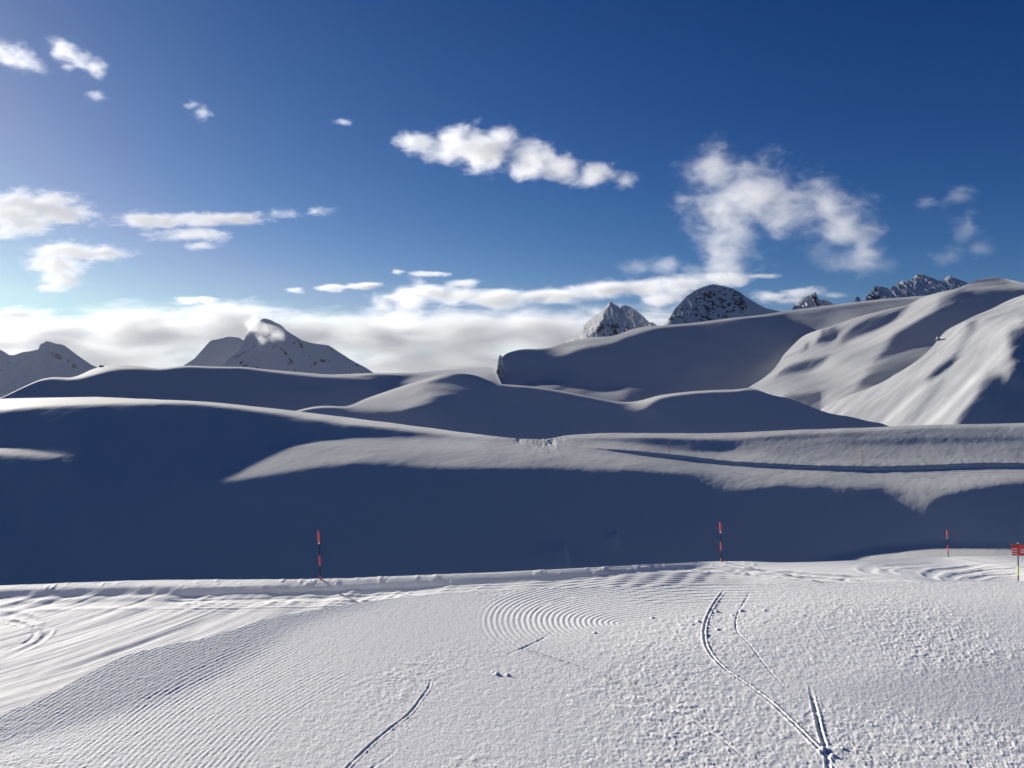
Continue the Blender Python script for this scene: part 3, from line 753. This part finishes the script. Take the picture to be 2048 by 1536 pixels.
def warp_mask(key, polys, X, Y):
    out = np.zeros_like(X)
    for poly, val, fe in polys:
        g = on(key, poly)
        out = np.maximum(out, val * sstep(-fe, fe, poly_sd(g, X, Y)))
    return out

ly = L['mound']
xs = np.concatenate([np.arange(-420, -70, 8.), np.arange(-70, 2120, 1.7), np.arange(2120, 2470, 8.)])
P, Xg, Yg, back = ly.grid(xs, 330, 12, 0.9, 0.55)
X, Y = P[..., 0], P[..., 1]
h = np.zeros_like(X)
STRIP = on('mound', [(60, 1560), (190, 1480), (330, 1395), (470, 1325), (600, 1268), (720, 1232), (850, 1207), (1000, 1192)])
LOWER = on('mound', [(230, 1640), (300, 1540), (370, 1470), (450, 1405), (560, 1345), (680, 1290)])
SWIRL = on('mound', [(1470, 1180), (1340, 1186), (1240, 1196), (1160, 1207), (1110, 1226), (1105, 1252), (1140, 1278), (1190, 1296)])
cord = np.zeros_like(X)
for line, half, pitch, amp, sd in ((STRIP, 0.95, 0.030, 0.0008, 1), (LOWER, 0.55, 0.036, 0.0017, 2), (SWIRL, 0.62, 0.044, 0.0034, 3)):
    hh, kk = corduroy(X, Y, line, half, pitch, amp, seed=sd)
    h += hh; cord = np.maximum(cord, kk)
crest_row = on('mound', [(1180, 1178), (1300, 1176), (1450, 1174), (1560, 1173)])
hh, kk = corduroy(X, Y, crest_row, 0.5, 0.08, 0.004, seed=4); h += hh; cord = np.maximum(cord, kk)
# scraped and wind-polished places carry little crust
polish = warp_mask('mound', [([(1640, 1385), (1800, 1345), (2048, 1310), (2300, 1300), (2300, 1500), (2048, 1465), (1870, 1430)], 0.8, 0.25),
                             ([(905, 1370), (960, 1360), (900, 1440), (850, 1500), (800, 1545), (755, 1545), (830, 1460)], 0.85, 0.06),
                             ([(1150, 1170), (2300, 1165), (2300, 1200), (1500, 1215), (1200, 1205)], 0.5, 0.6),
                             ([(0, 1431), (260, 1308), (525, 1240), (850, 1190), (1000, 1185), (760, 1235), (560, 1300), (330, 1420), (100, 1520), (-200, 1600)], 0.8, 0.3)], X, Y)
crusty = np.clip(1 - polish, 0.12, 1) * np.clip(1 - 1.1 * cord, 0.1, 1)
crusty *= np.clip(0.75 + 1.1 * fbm(X * 0.9, Y * 0.9, 3, 40), 0.25, 1.3)
a = fbm(X / 0.018, Y / 0.018, 3, 50, 0.55)
b = fbm(X / 0.048 + 0.6 * a, Y / 0.040, 3, 60, 0.5)
lumps = np.clip(a + 0.25, 0, 1)**1.2 * 0.55 + np.clip(b + 0.15, 0, 1) * 0.75
h += 0.0068 * crusty * (lumps - 0.3)
h += 0.0025 * fbm(X / 0.02, Y / 0.02, 2, 70) * (0.5 + 0.5 * crusty)
# a few thrown clods, where the crust broke up
for cx_, cy_, r_, n_ in ((1003, 1350, 0.03, 3), (1435, 1240, 0.2, 12), (1180, 1265, 0.02, 1), (1640, 1500, 0.05, 4)):
    g = L['mound'].point(cx_, cy_); rng = np.random.RandomState(cx_)
    for _ in range(n_):
        qx, qy = g.x + rng.randn() * r_ * 1.5, g.y + rng.randn() * r_ * 0.6
        s_ = rng.uniform(0.008, 0.018)
        m = (np.abs(X - qx) < 4 * s_) & (np.abs(Y - qy) < 4 * s_)
        h[m] += 0.9 * s_ * np.exp(-(((X[m] - qx)**2 + (Y[m] - qy)**2) / s_**2)**1.5)
# ski tracks
for pts, wd, dp, rim, wob in (
        ([(1452, 1176), (1432, 1202), (1413, 1238), (1408, 1270), (1416, 1300), (1442, 1332), (1478, 1358), (1530, 1395), (1580, 1440), (1620, 1480), (1650, 1512), (1690, 1560)], 0.0085, 0.0045, 1.5, 0.6),
        ([(1502, 1180), (1486, 1208), (1473, 1234), (1474, 1262), (1500, 1290), (1530, 1330), (1560, 1365), (1585, 1392)], 0.006, 0.004, 0.3, 1.0),
        ([(1618, 1365), (1627, 1405), (1633, 1430), (1640, 1462), (1652, 1500), (1658, 1550), (1662, 1600)], 0.011, 0.0085, 0.35, 1.0),
        ([(867, 1345), (857, 1375), (845, 1392), (820, 1425), (780, 1457), (735, 1495), (690, 1540), (650, 1590)], 0.007, 0.004, 0.8, 0.7),
        ([(800, 1493), (775, 1515), (745, 1536), (715, 1560)], 0.009, 0.009, 0.5, 0.9),
        ([(1114, 1262), (1080, 1280), (1044, 1297), (990, 1320)], 0.009, 0.005, 0.3, 0.7),
        ([(985, 1270), (1044, 1297), (1110, 1318), (1174, 1340), (1300, 1392), (1414, 1460), (1470, 1500), (1514, 1540)], 0.010, 0.004, 1.3, 0.25),
        ([(1060, 1235), (1080, 1215), (1120, 1198), (1200, 1187)], 0.010, 0.0025, 0.5, 0.3)):
    h += groove(X, Y, on('mound', pts), wd, dp, rim, 0.35, wob, seed=int(pts[0][0]))
P[..., 2] += h
def carry_on(P, sides, drop, behind):
    """The snow goes on past the frame: to both sides, and behind the photographer."""
    if behind:
        P = np.concatenate([P] + [P[:, -1:] + np.array([0, -s_, 0.02 * s_]) for s_ in behind], 1)
    lft = [P[:1] + np.array([-s_, 0, -drop * s_ * min(1, s_ / 3)]) for s_ in sides[::-1]]
    rgt = [P[-1:] + np.array([s_, 0, -drop * s_ * min(1, s_ / 3)]) for s_ in sides]
    return np.concatenate(lft + [P] + rgt, 0)
P = carry_on(P, [0.3, 0.7, 1.2, 2, 3, 4.5, 7, 11], 0.12, [0.3, 0.8, 1.6, 3, 6, 12])
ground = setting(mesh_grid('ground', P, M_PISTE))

ly = L['piste']
xs = np.concatenate([np.arange(-420, -70, 8.), np.arange(-70, 2120, 2.0), np.arange(2120, 2470, 8.)])
P, Xg, Yg, back = ly.grid(xs, 240, 10, 0.07, 0.9)
X, Y = P[..., 0], P[..., 1]
h = 0.02 * fbm(X / 1.6, Y / 3.5, 4, 80)
# long smears left by skis and the groomer
ang = 0.42
a, b = X * math.cos(ang) + Y * math.sin(ang), -X * math.sin(ang) + Y * math.cos(ang)
left = sstep(4, -4, X)
h += (0.030 * fbm(a / 6.0, b / 0.45, 4, 90) + 0.006 * fbm(a / 2.0, b / 0.14, 3, 91)) * (0.35 + 0.65 * left)
for pts, wd, dp, wob in (([(0, 1228), (40, 1232), (75, 1245), (95, 1262), (80, 1282), (40, 1302), (0, 1318)], 0.10, 0.013, 1.0), ([(0, 1240), (35, 1246), (62, 1258), (70, 1268), (50, 1285), (0, 1306)], 0.06, 0.011, 1.0),
                         ([(1330, 1139), (1420, 1140), (1500, 1146), (1600, 1155), (1720, 1162)], 0.11, 0.025, 1.0), ([(1340, 1136), (1430, 1136.5), (1520, 1142), (1620, 1150), (1740, 1158)], 0.11, 0.025, 1.0),
                         ([(1790, 1128), (1745, 1134), (1735, 1142), (1760, 1150), (1800, 1158), (1840, 1166)], 0.16, 0.017, 0.6), ([(1870, 1126), (1800, 1131), (1770, 1138), (1790, 1148), (1830, 1156)], 0.13, 0.013, 0.6),
                         ([(2048, 1126), (1960, 1131), (1890, 1140), (1860, 1150), (1870, 1160)], 0.14, 0.015, 0.6), ([(2048, 1136), (1970, 1142), (1920, 1150), (1900, 1158)], 0.10, 0.011, 0.6), ([(2048, 1147), (1980, 1152), (1940, 1160)], 0.10, 0.011, 0.6),
                         ([(320, 1196), (500, 1193), (700, 1186), (900, 1176)], 0.18, 0.029, 0.8), ([(0, 1212), (200, 1207), (500, 1203), (800, 1192)], 0.16, 0.017, 0.5)):
    h += groove(X, Y, on('piste', pts), wd, dp, 0.6, 0.6, wob, seed=int(pts[0][0]) + 7)
hh, kk = corduroy(X, Y, on('piste', [(330, 1198), (640, 1191), (900, 1180), (1100, 1168), (1300, 1152), (1450, 1143)]), 0.7, 0.12, 0.009, seed=9); h += hh
hh, kk = corduroy(X, Y, on('piste', [(1050, 1178), (1300, 1172), (1500, 1170)]), 1.2, 0.14, 0.008, seed=10); h += hh
# crumbs and slabs pushed up onto the bank at the edge
lump = sstep(26, 4, Yg - ly.edge('yc', xs)[:, None])
lump = np.concatenate([np.repeat(lump[:, :1], back, 1) * 0.6, lump], 1)
edge_fade = 1 - 0.85 * np.clip(lump * 1.3, 0, 1)
h *= edge_fade
h += lump * (0.02 * np.clip(fbm(X / 0.5, Y / 0.5, 4, 95) - 0.05, 0, 1) + 0.045 * np.clip(fbm(X / 0.22, Y / 0.3, 3, 96) - 0.22, 0, 1)) * sstep(1650, 1380, np.concatenate([np.repeat(Xg[:, :1], back, 1), Xg], 1))
P[..., 2] += h
edge_u = (xs - CX) / FPX; edge_d = P[:, back, 1].copy()
last = P[:, -1:]
tuck = np.concatenate([last[..., :1], np.full_like(last[..., 1:2], 0.3), np.full_like(last[..., 2:], CAMZ - 3.6)], -1)
P = np.concatenate([P] + [last + (tuck - last) * f for f in (0.04, 0.1, 0.2, 0.35, 0.5, 0.65, 0.8, 1.0)], 1)   # runs on under the mound
P = carry_on(P, [1, 2, 4, 8, 15, 30], 0.0, [])
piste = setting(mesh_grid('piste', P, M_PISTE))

# the lower snow the groomed mound and run lie on; it ends under the edge of the run
gx = np.linspace(-70, 70, 141); gy = np.concatenate([np.linspace(-40, 0, 15), np.linspace(1, 110, 110)])
GX, GY = np.meshgrid(gx, gy[::-1], indexing='ij')
lip = np.interp(GX / np.maximum(GY, 1.0), edge_u, edge_d) - 2.0
GY = np.minimum(GY, np.maximum(lip, 2.0))
GZ = CAMZ - 4.8 - np.where(GY > 0, 0.2, 0.03) * GY - 0.42 * np.maximum(GY - lip, 0) + 0.04 * fbm(GX / 3, GY / 3, 3, 300)
setting(mesh_grid('snow_slope', np.stack([GX, GY, GZ], -1), M_PISTE))
# ------------------------------------------------------------------ clouds: real volumes, kilometres away
def cloud_material(name, blobs, unit, dens, freq, amp, thr, soft, stretch, turn, detail, aniso, seed, step):
    m = bpy.data.materials.new(name); m.use_nodes = True
    t = m.node_tree; t.nodes.clear()
    out = t.nodes.new('ShaderNodeOutputMaterial')
    pv = t.nodes.new('ShaderNodeVolumePrincipled')
    pv.inputs['Color'].default_value = (0.998, 0.998, 0.998, 1)
    pv.inputs['Anisotropy'].default_value = aniso
    t.links.new(pv.outputs[0], out.inputs['Volume'])
    def mth(op, a, b=None, c=None):
        n = t.nodes.new('ShaderNodeMath'); n.operation = op
        for k, v in enumerate((a, b, c)):
            if v is None: continue
            if isinstance(v, (int, float)): n.inputs[k].default_value = v
            else: t.links.new(v, n.inputs[k])
        return n.outputs[0]
    tc = t.nodes.new('ShaderNodeTexCoord')
    acc = None
    for (cx, cz, rx, rz) in blobs:
        mp = t.nodes.new('ShaderNodeMapping'); mp.vector_type = 'POINT'
        ry = 1.1 * min(rx, rz) + 0.15 * max(rx, rz)
        mp.inputs['Scale'].default_value = (1 / (rx * unit), 1 / (ry * unit), 1 / (rz * unit))
        mp.inputs['Location'].default_value = (-cx / rx, 0, -cz / rz)
        t.links.new(tc.outputs['Object'], mp.inputs['Vector'])
        ln = t.nodes.new('ShaderNodeVectorMath'); ln.operation = 'LENGTH'
        t.links.new(mp.outputs[0], ln.inputs[0])
        f = mth('SUBTRACT', 1.0, ln.outputs['Value'])
        if acc is None:
            acc = f
        else:
            n = t.nodes.new('ShaderNodeMath'); n.operation = 'SMOOTH_MAX'; n.inputs[2].default_value = 0.25
            t.links.new(acc, n.inputs[0]); t.links.new(f, n.inputs[1]); acc = n.outputs[0]
    mp = t.nodes.new('ShaderNodeMapping')
    mp.inputs['Rotation'].default_value = (0, math.radians(turn), 0)
    mp.inputs['Scale'].default_value = (freq / unit / stretch, freq / unit, freq / unit)
    mp.inputs['Location'].default_value = (seed * 3.7, seed * 1.3, seed * 2.1)
    t.links.new(tc.outputs['Object'], mp.inputs['Vector'])
    nz = t.nodes.new('ShaderNodeTexNoise')
    nz.inputs['Scale'].default_value = 1.0
    nz.inputs['Detail'].default_value = detail
    nz.inputs['Roughness'].default_value = 0.68
    nz.inputs['Distortion'].default_value = 0.35
    t.links.new(mp.outputs[0], nz.inputs['Vector'])
    v = mth('MULTIPLY_ADD', mth('SUBTRACT', nz.outputs[0], 0.5), amp, acc)
    v = mth('DIVIDE', mth('SUBTRACT', v, thr), soft)
    n = t.nodes.new('ShaderNodeClamp'); t.links.new(v, n.inputs[0])
    d = mth('MULTIPLY', mth('POWER', n.outputs[0], 1.4), dens)
    t.links.new(d, pv.inputs['Density'])
    m.cycles.volume_step_rate = step
    return m

def cloud(label, blobs, dist=6000., tau=3.0, freq=1 / 45., amp=1.3, thr=0.15, soft=0.6, stretch=1.6, turn=0., detail=4, aniso=0.35, seed=1, step=0.35, grow=1.0, name='cloud'):
    """blobs in photo pixels (cx, cy, rx, ry): where the body of the cloud is. tau: how opaque its thick part is."""
    unit = dist / FPX
    B = np.array(blobs, float)
    x0, y0 = B[:, 0].mean(), B[:, 1].mean()
    loc = ((x0 - CX) * unit, dist, CAMZ + (CY - y0) * unit)
    loc_b = [(cx - x0, y0 - cy, rx * 1.25, ry * 1.25) for cx, cy, rx, ry in blobs]
    ryy = np.mean([1.1 * min(b[2], b[3]) + 0.15 * max(b[2], b[3]) for b in loc_b])
    dens = tau / (1.2 * ryy * unit)
    bm = bmesh.new()
    for cx, cz, rx, rz in loc_b:
        ry = 1.1 * min(rx, rz) + 0.15 * max(rx, rz)
        M_ = Matrix.Translation((cx * unit, 0, cz * unit)) @ Matrix.Diagonal((rx * unit * grow, ry * unit * grow, rz * unit * grow, 1))
        bmesh.ops.create_icosphere(bm, subdivisions=3, radius=1.05, matrix=M_)
    me = bpy.data.meshes.new('cloud_body'); bm.to_mesh(me); bm.free()
    tmp = bpy.data.objects.new('cloud_body', me); COL.objects.link(tmp)
    if len(blobs) > 1:                                # melt the overlapping balls into one skin
        md = tmp.modifiers.new('skin', 'REMESH'); md.mode = 'VOXEL'
        md.voxel_size = max(min(min(b[2], b[3]) for b in loc_b) * unit / 4.0, 2.0)
        dg = bpy.context.evaluated_depsgraph_get(); dg.update()
        me2 = bpy.data.meshes.new_from_object(tmp.evaluated_get(dg))
    else:
        me2 = me.copy()
    bpy.data.objects.remove(tmp); bpy.data.meshes.remove(me)
    me2.name = name
    me2.materials.clear()
    me2.materials.append(cloud_material(name + '_vapour', loc_b, unit, dens, freq, amp, thr, soft, stretch, turn, detail, aniso, seed, step))
    o = bpy.data.objects.new(name, me2); COL.objects.link(o)
    o.location = loc
    o['label'] = label; o['category'] = 'cloud'; o['group'] = 'clouds in the blue sky'
    return o

W = dict(amp=2.9, thr=0.22, soft=0.6, detail=8, grow=1.3, step=0.2)          # woolly
T = dict(amp=3.2, thr=0.26, soft=0.9, detail=8, grow=1.3, tau=1.3, step=0.25)     # thin, torn
F = dict(amp=2.9, thr=0.24, soft=0.6, detail=8, grow=1.25, step=0.2, stretch=2.4, freq=1 / 20., tau=2.6)   # flat streaks
cloud('long puffy white cloud high in the middle of the sky', [(850, 290, 50, 28), (905, 290, 55, 34), (965, 300, 62, 44), (1000, 272, 40, 26), (1065, 322, 55, 38), (1130, 338, 55, 28), (1185, 345, 42, 30)], seed=3, turn=-10, **{**W, 'soft': 0.65, 'freq': 1 / 38., 'tau': 2.9})
cloud('faint wisp trailing off the right end of the long puffy cloud', [(1250, 362, 34, 16), (1225, 350, 20, 14)], seed=31, **T)
cloud('tall ragged white cloud towering above the dome shaped summit', [(1430, 345, 66, 56), (1440, 415, 76, 60), (1505, 390, 80, 78), (1455, 490, 58, 70), (1570, 420, 70, 60), (1635, 415, 68, 58), (1690, 450, 62, 58), (1730, 490, 40, 56), (1450, 540, 70, 34)],
      seed=5, **{**W, 'freq': 1 / 42., 'soft': 0.95, 'tau': 2.1, 'amp': 3.3, 'thr': 0.26})
cloud('faint torn veil hanging under the right arm of the tall ragged cloud', [(1690, 520, 60, 34), (1760, 530, 50, 24), (1650, 490, 40, 40)], seed=7, **{**T, 'tau': 0.45})
cloud('faint grey wisp right of the tall ragged cloud, the upper of two', [(1855, 402, 34, 18), (1915, 395, 36, 24)], seed=8, **{**T, 'tau': 0.6})
cloud('faint grey wisp above the jagged ridge, the lower of two', [(1935, 450, 28, 36), (1900, 505, 46, 22), (1965, 500, 44, 20)], seed=9, **{**T, 'tau': 0.5})
cloud('torn white wisp high at the left edge of the sky', [(30, 110, 48, 26), (60, 128, 30, 24), (0, 100, 40, 22)], seed=11, turn=-20, **{**T, 'freq': 1 / 30.})
cloud('slanting torn white wisp, second from the left high in the sky', [(125, 100, 34, 22), (160, 118, 34, 24), (190, 135, 24, 22)], seed=12, turn=-30, **{**T, 'freq': 1 / 30.})
cloud('small blurred puff below the two high torn wisps', [(190, 190, 24, 12)], seed=13, **{**T, 'tau': 0.6})
cloud('small lone white puff between the torn wisps and the long puffy cloud', [(385, 210, 18, 10), (402, 224, 24, 14)], seed=14, **{**T, 'tau': 0.9, 'freq': 1 / 20.})
cloud('tiny lone white puff left of the long puffy cloud', [(686, 245, 20, 9)], seed=15, **{**T, 'tau': 0.7, 'freq': 1 / 20.})
cloud('big bright streaked cloud at the left edge of the sky', [(60, 405, 110, 24), (120, 425, 80, 28), (20, 425, 90, 32), (50, 452, 80, 18), (0, 465, 60, 12)], seed=16, turn=8, **{**F, 'aniso': 0.1, 'tau': 3.2})
cloud('bright ragged cloud under the big streaked one', [(150, 505, 90, 22), (110, 528, 64, 26), (210, 505, 66, 14), (120, 558, 46, 24), (100, 576, 40, 14)], seed=17, turn=10, **{**F, 'aniso': 0.1, 'tau': 3.0})
cloud('flat bright double streak of cloud right of the big streaked one', [(300, 440, 80, 18), (400, 438, 80, 16), (480, 437, 60, 14), (380, 470, 90, 13), (400, 492, 36, 9)], seed=18, turn=8, **{**F, 'aniso': 0.1, 'tau': 2.6})
cloud('thin curled wisp at the right tip of the flat double streak', [(570, 428, 44, 12), (640, 422, 34, 14)], seed=19, **{**T, 'tau': 0.9, 'freq': 1 / 24.})
cloud('small flat white streak low over the cloud bank, above the cloud capped peak', [(385, 600, 50, 10)], seed=20, **F)
cloud('pale low cloud at the left edge just above the cloud bank', [(40, 628, 80, 16), (20, 650, 90, 18), (90, 645, 50, 10)], seed=21, turn=3, **{**F, 'aniso': 0.1, 'tau': 2.2})
cloud('tiny flat cloud scrap, first of the row over the left cloud bank', [(585, 581, 26, 7)], seed=22, **F)
cloud('small streaked cloud right of the tiny flat scrap', [(665, 577, 36, 9), (725, 571, 44, 10)], seed=23, turn=5, **F)
cloud('small flat cloud bar floating above the low cumulus band', [(858, 547, 44, 7), (795, 545, 16, 7)], seed=24, **F)
cloud('low cumulus band left of the pointed twin peak', [(800, 595, 60, 14), (860, 585, 60, 16), (910, 592, 70, 20), (980, 596, 80, 20), (1050, 592, 70, 16), (930, 565, 40, 10)], seed=25, turn=4, **{**F, 'soft': 0.7, 'tau': 3.2, 'stretch': 2.4, 'freq': 1 / 30.})
cloud('bright smooth cloud arching behind the two rocky peaks', [(1130, 590, 80, 18), (1210, 578, 90, 22), (1290, 574, 70, 22), (1370, 572, 70, 24), (1450, 560, 66, 16), (1330, 598, 60, 14)], seed=26, turn=4, **{**F, 'soft': 0.7, 'tau': 3.2, 'stretch': 2.4, 'freq': 1 / 30.})
cloud('thin torn wisps between the arching cloud and the tall ragged one', [(1270, 535, 40, 20), (1330, 530, 44, 22), (1390, 540, 40, 20)], seed=27, **{**T, 'tau': 0.8})
cloud('thin white streak right of the dome shaped summit', [(1545, 592, 46, 14), (1580, 600, 40, 10), (1520, 552, 56, 6)], seed=28, **{**F, 'tau': 1.6})
cloud('faint streak of cloud behind the small spiky peak', [(1610, 585, 56, 12), (1670, 590, 40, 9)], seed=29, **{**F, 'tau': 1.1})
cloud('grey plume of cloud rising out of the cloud bank', [(820, 600, 40, 36), (800, 635, 46, 34), (835, 580, 26, 24), (770, 610, 30, 24)], dist=7000., seed=30, **{**W, 'tau': 1.5, 'freq': 1 / 30.})
cloud('wide grey and cream cloud bank lying behind the mountains', [(-60, 700, 160, 50), (110, 684, 150, 44), (290, 668, 160, 48), (460, 662, 150, 50), (620, 674, 150, 46), (780, 678, 140, 48), (930, 676, 140, 52), (1080, 668, 140, 50), (1230, 668, 130, 46), (1360, 668, 80, 44), (200, 730, 200, 40), (560, 735, 220, 40), (900, 735, 220, 42), (1180, 725, 160, 40)],
      dist=9500., seed=32, amp=2.9, thr=0.08, soft=0.7, detail=8, grow=1.15, stretch=3.6, freq=1 / 30., tau=4.8, aniso=0.2, step=0.08)
cloud('small torn cloud clinging to the top of the snowy pyramid peak', [(530, 660, 30, 18), (505, 650, 20, 24), (550, 672, 24, 16), (525, 680, 16, 12)], dist=4250., seed=33, **{**W, 'freq': 1 / 16., 'tau': 2.0, 'amp': 2.6, 'thr': 0.3})
# ------------------------------------------------------------------ piste markers and sign
def paint(name, col, rough=0.5, wear=0.0):
    m, t, b = new_mat(name)
    b.inputs['Roughness'].default_value = rough
    b.inputs['Specular IOR Level'].default_value = 0.4
    nz = t.nodes.new('ShaderNodeTexNoise'); nz.inputs['Scale'].default_value = 30; nz.inputs['Detail'].default_value = 4
    tc = t.nodes.new('ShaderNodeTexCoord'); t.links.new(tc.outputs['Object'], nz.inputs['Vector'])
    rp = t.nodes.new('ShaderNodeValToRGB')
    rp.color_ramp.elements[0].position, rp.color_ramp.elements[1].position = 0.35, 0.75
    rp.color_ramp.elements[0].color = (*col, 1)
    rp.color_ramp.elements[1].color = (*[c * 0.75 for c in col], 1)
    t.links.new(nz.outputs[0], rp.inputs[0]); t.links.new(rp.outputs[0], b.inputs['Base Color'])
    return m
M_DARK = paint('black_pole', (0.008, 0.009, 0.018), 0.8)
M_RED = paint('orange_red_sleeve', (0.75, 0.07, 0.05))
M_WHITE = paint('white_band', (0.75, 0.74, 0.74))
M_LIME = paint('yellow_green_sleeve', (0.55, 0.68, 0.08))
M_SIGN = paint('red_sign', (0.8, 0.05, 0.05))

def lathe(profile, seg=14):
    bm = bmesh.new(); rings = []
    for r, z in profile:
        rings.append([bm.verts.new((r * math.cos(2 * math.pi * k / seg), r * math.sin(2 * math.pi * k / seg), z)) for k in range(seg)])
    for A_, B_ in zip(rings[:-1], rings[1:]):
        for k in range(seg):
            f = bm.faces.new((A_[k], A_[(k + 1) % seg], B_[(k + 1) % seg], B_[k])); f.smooth = True
    bm.faces.new(rings[-1]); bm.faces.new(rings[0][::-1])
    return bm

def part(name, bm, mat, parent):
    me = bpy.data.meshes.new(name); bm.to_mesh(me); bm.free(); me.materials.append(mat)
    o = bpy.data.objects.new(name, me); COL.objects.link(o); o.parent = parent
    return o

def empty(name, label, cat, group=None):
    o = bpy.data.objects.new(name, None); COL.objects.link(o); o.empty_display_size = 0.3
    o['label'] = label; o['category'] = cat
    if group: o['group'] = group
    return o

def tube(r, z0, z1, bev=0.006):
    return lathe([(r - bev, z0), (r, z0 + bev), (r, z1 - bev), (r - bev, z1)])

POLES = 'piste marker poles along the ski run and road'
def make_pole(label):
    o = empty('piste_marker', label, 'pole', POLES)
    part('shaft', lathe([(0.027, -0.35), (0.027, 1.60), (0.024, 1.62)]), M_DARK, o)
    part('marker_head', lathe([(0.030, 1.53), (0.044, 1.56), (0.047, 1.70), (0.046, 1.90), (0.040, 1.97), (0.024, 2.02), (0.006, 2.04)]), M_RED, o)
    part('reflective_band', tube(0.034, 1.47, 1.535), M_WHITE, o)
    part('red_sleeve', tube(0.036, 0.57, 1.00), M_RED, o)
    part('base_sleeve', tube(0.036, -0.1, 0.17), M_RED, o)
    return o

def copy_pole(src, label):
    o = src.copy(); COL.objects.link(o); o['label'] = label
    for ch in src.children:
        c = ch.copy(); COL.objects.link(c); c.parent = o
    return o

def stand(o, key, x, y, h_px, lean, yaw=0.0, sink=0.0):
    p = L[key].point(x, y)
    o.location = (p.x, p.y, p.z - sink)
    s_ = h_px * p.y / FPX / 2.04
    o.rotation_euler = (math.radians(1.0), math.radians(lean), yaw)
    o.scale = (s_, s_, s_)

p0 = make_pole('black and orange red piste pole leaning left on the snow bank, tallest in view')
stand(p0, 'piste', 641, 1159, 99, -2.2)
for label, key, x, y, h_px, lean, sink in (
        ('black and orange red piste pole upright where the middle of the bank flattens out', 'piste', 1442.5, 1123, 79, -1.6, 0.0),
        ('black and orange red piste pole standing against the sunlit snow near the red sign', 'piste', 1897, 1114, 60, -3.5, 0.12),
        ('thin far piste pole before the lit grey slope above the road', 'hill', 1725, 927.5, 28, 0, 0),
        ('thin far piste pole before the dark shadow patch above the road', 'hill', 1338, 909.5, 28, 0, 0),
        ('tiny far piste pole on the crest where the road crosses it', 'hill', 1121, 874, 16, 0, 0)):
    stand(copy_pole(p0, label), key, x, y, h_px, lean, sink=sink)

sg = empty('slope_sign', 'red slope sign with white bars on a black pole with yellow green sleeve', 'sign')
part('pole', lathe([(0.030, -0.7), (0.030, 2.02), (0.024, 2.03)]), M_DARK, sg)
part('pole_cap', lathe([(0.026, 2.03), (0.028, 2.05), (0.022, 2.09), (0.008, 2.10)]), M_WHITE, sg)
part('yellow_sleeve', tube(0.042, 0.33, 0.83), M_LIME, sg)
def slab(x0, x1, z0, z1, y0, y1, bev=0.004):
    bm = bmesh.new()
    bmesh.ops.create_cube(bm, size=1.0, matrix=Matrix.Translation(((x0 + x1) / 2, (y0 + y1) / 2, (z0 + z1) / 2)) @ Matrix.Diagonal((x1 - x0, y1 - y0, z1 - z0, 1)))
    bmesh.ops.bevel(bm, geom=bm.edges[:], offset=bev, segments=2, affect='EDGES')
    return bm
pl = part('sign_panel', slab(-0.32, 0.92, 1.42, 2.00, -0.075, -0.045, 0.008), M_SIGN, sg)
def joined(boxes):
    bm = bmesh.new()
    for bx in boxes:
        b2 = slab(*bx, 0.002); me = bpy.data.meshes.new('tmp'); b2.to_mesh(me); b2.free(); bm.from_mesh(me); bpy.data.meshes.remove(me)
    return bm
yb = (-0.083, -0.0735)
bars = [(-0.30, -0.05 - 0.01 * k, 1.49 + 0.125 * k, 1.545 + 0.125 * k, *yb) for k in range(3)]
part('white_bars', joined(bars), M_WHITE, pl)
part('white_square', joined([(0.09, 0.25, 1.56, 1.78, *yb)]), M_WHITE, pl)
part('square_emblem', joined([(0.135, 0.20, 1.64, 1.72, -0.090, -0.0815), (0.15, 0.185, 1.60, 1.635, -0.090, -0.0815)]), M_SIGN, pl)
part('dark_lettering', joined([(-0.29 + 0.07 * k, -0.245 + 0.07 * k, 1.885, 1.945 - 0.012 * (k % 2), *yb) for k in range(4)]), M_DARK, pl)
part('panel_edge', joined([(-0.335, 0.935, 1.395, 1.419, -0.078, -0.042)]), M_WHITE, pl)
g = L['piste'].point(2036.5, 1163)
sg.location = g
sg.rotation_euler = (0, math.radians(-0.4), math.radians(-14))
s_ = 78 * g.y / FPX / 2.10
sg.scale = (s_, s_, s_)
# ------------------------------------------------------------------ thin winter haze
def haze_box():
    bm = bmesh.new()
    x0, x1, y0, y1, z0, z1 = -4200., 4200., -80., 3950., -421., 480.
    bmesh.ops.create_cube(bm, size=1.0, matrix=Matrix.Translation(((x0 + x1) / 2, (y0 + y1) / 2, (z0 + z1) / 2)) @ Matrix.Diagonal((x1 - x0, y1 - y0, z1 - z0, 1)))
    m = bpy.data.materials.new('haze'); m.use_nodes = True
    t = m.node_tree; t.nodes.clear()
    out = t.nodes.new('ShaderNodeOutputMaterial'); pv = t.nodes.new('ShaderNodeVolumePrincipled')
    pv.inputs['Color'].default_value = (0.93, 0.96, 1.0, 1)
    pv.inputs['Density'].default_value = 0.65e-5
    pv.inputs['Anisotropy'].default_value = 0.7
    t.links.new(pv.outputs[0], out.inputs['Volume'])
    me = bpy.data.meshes.new('haze'); bm.to_mesh(me); bm.free(); me.materials.append(m)
    o = bpy.data.objects.new('haze', me); COL.objects.link(o); o['kind'] = 'stuff'
haze_box()
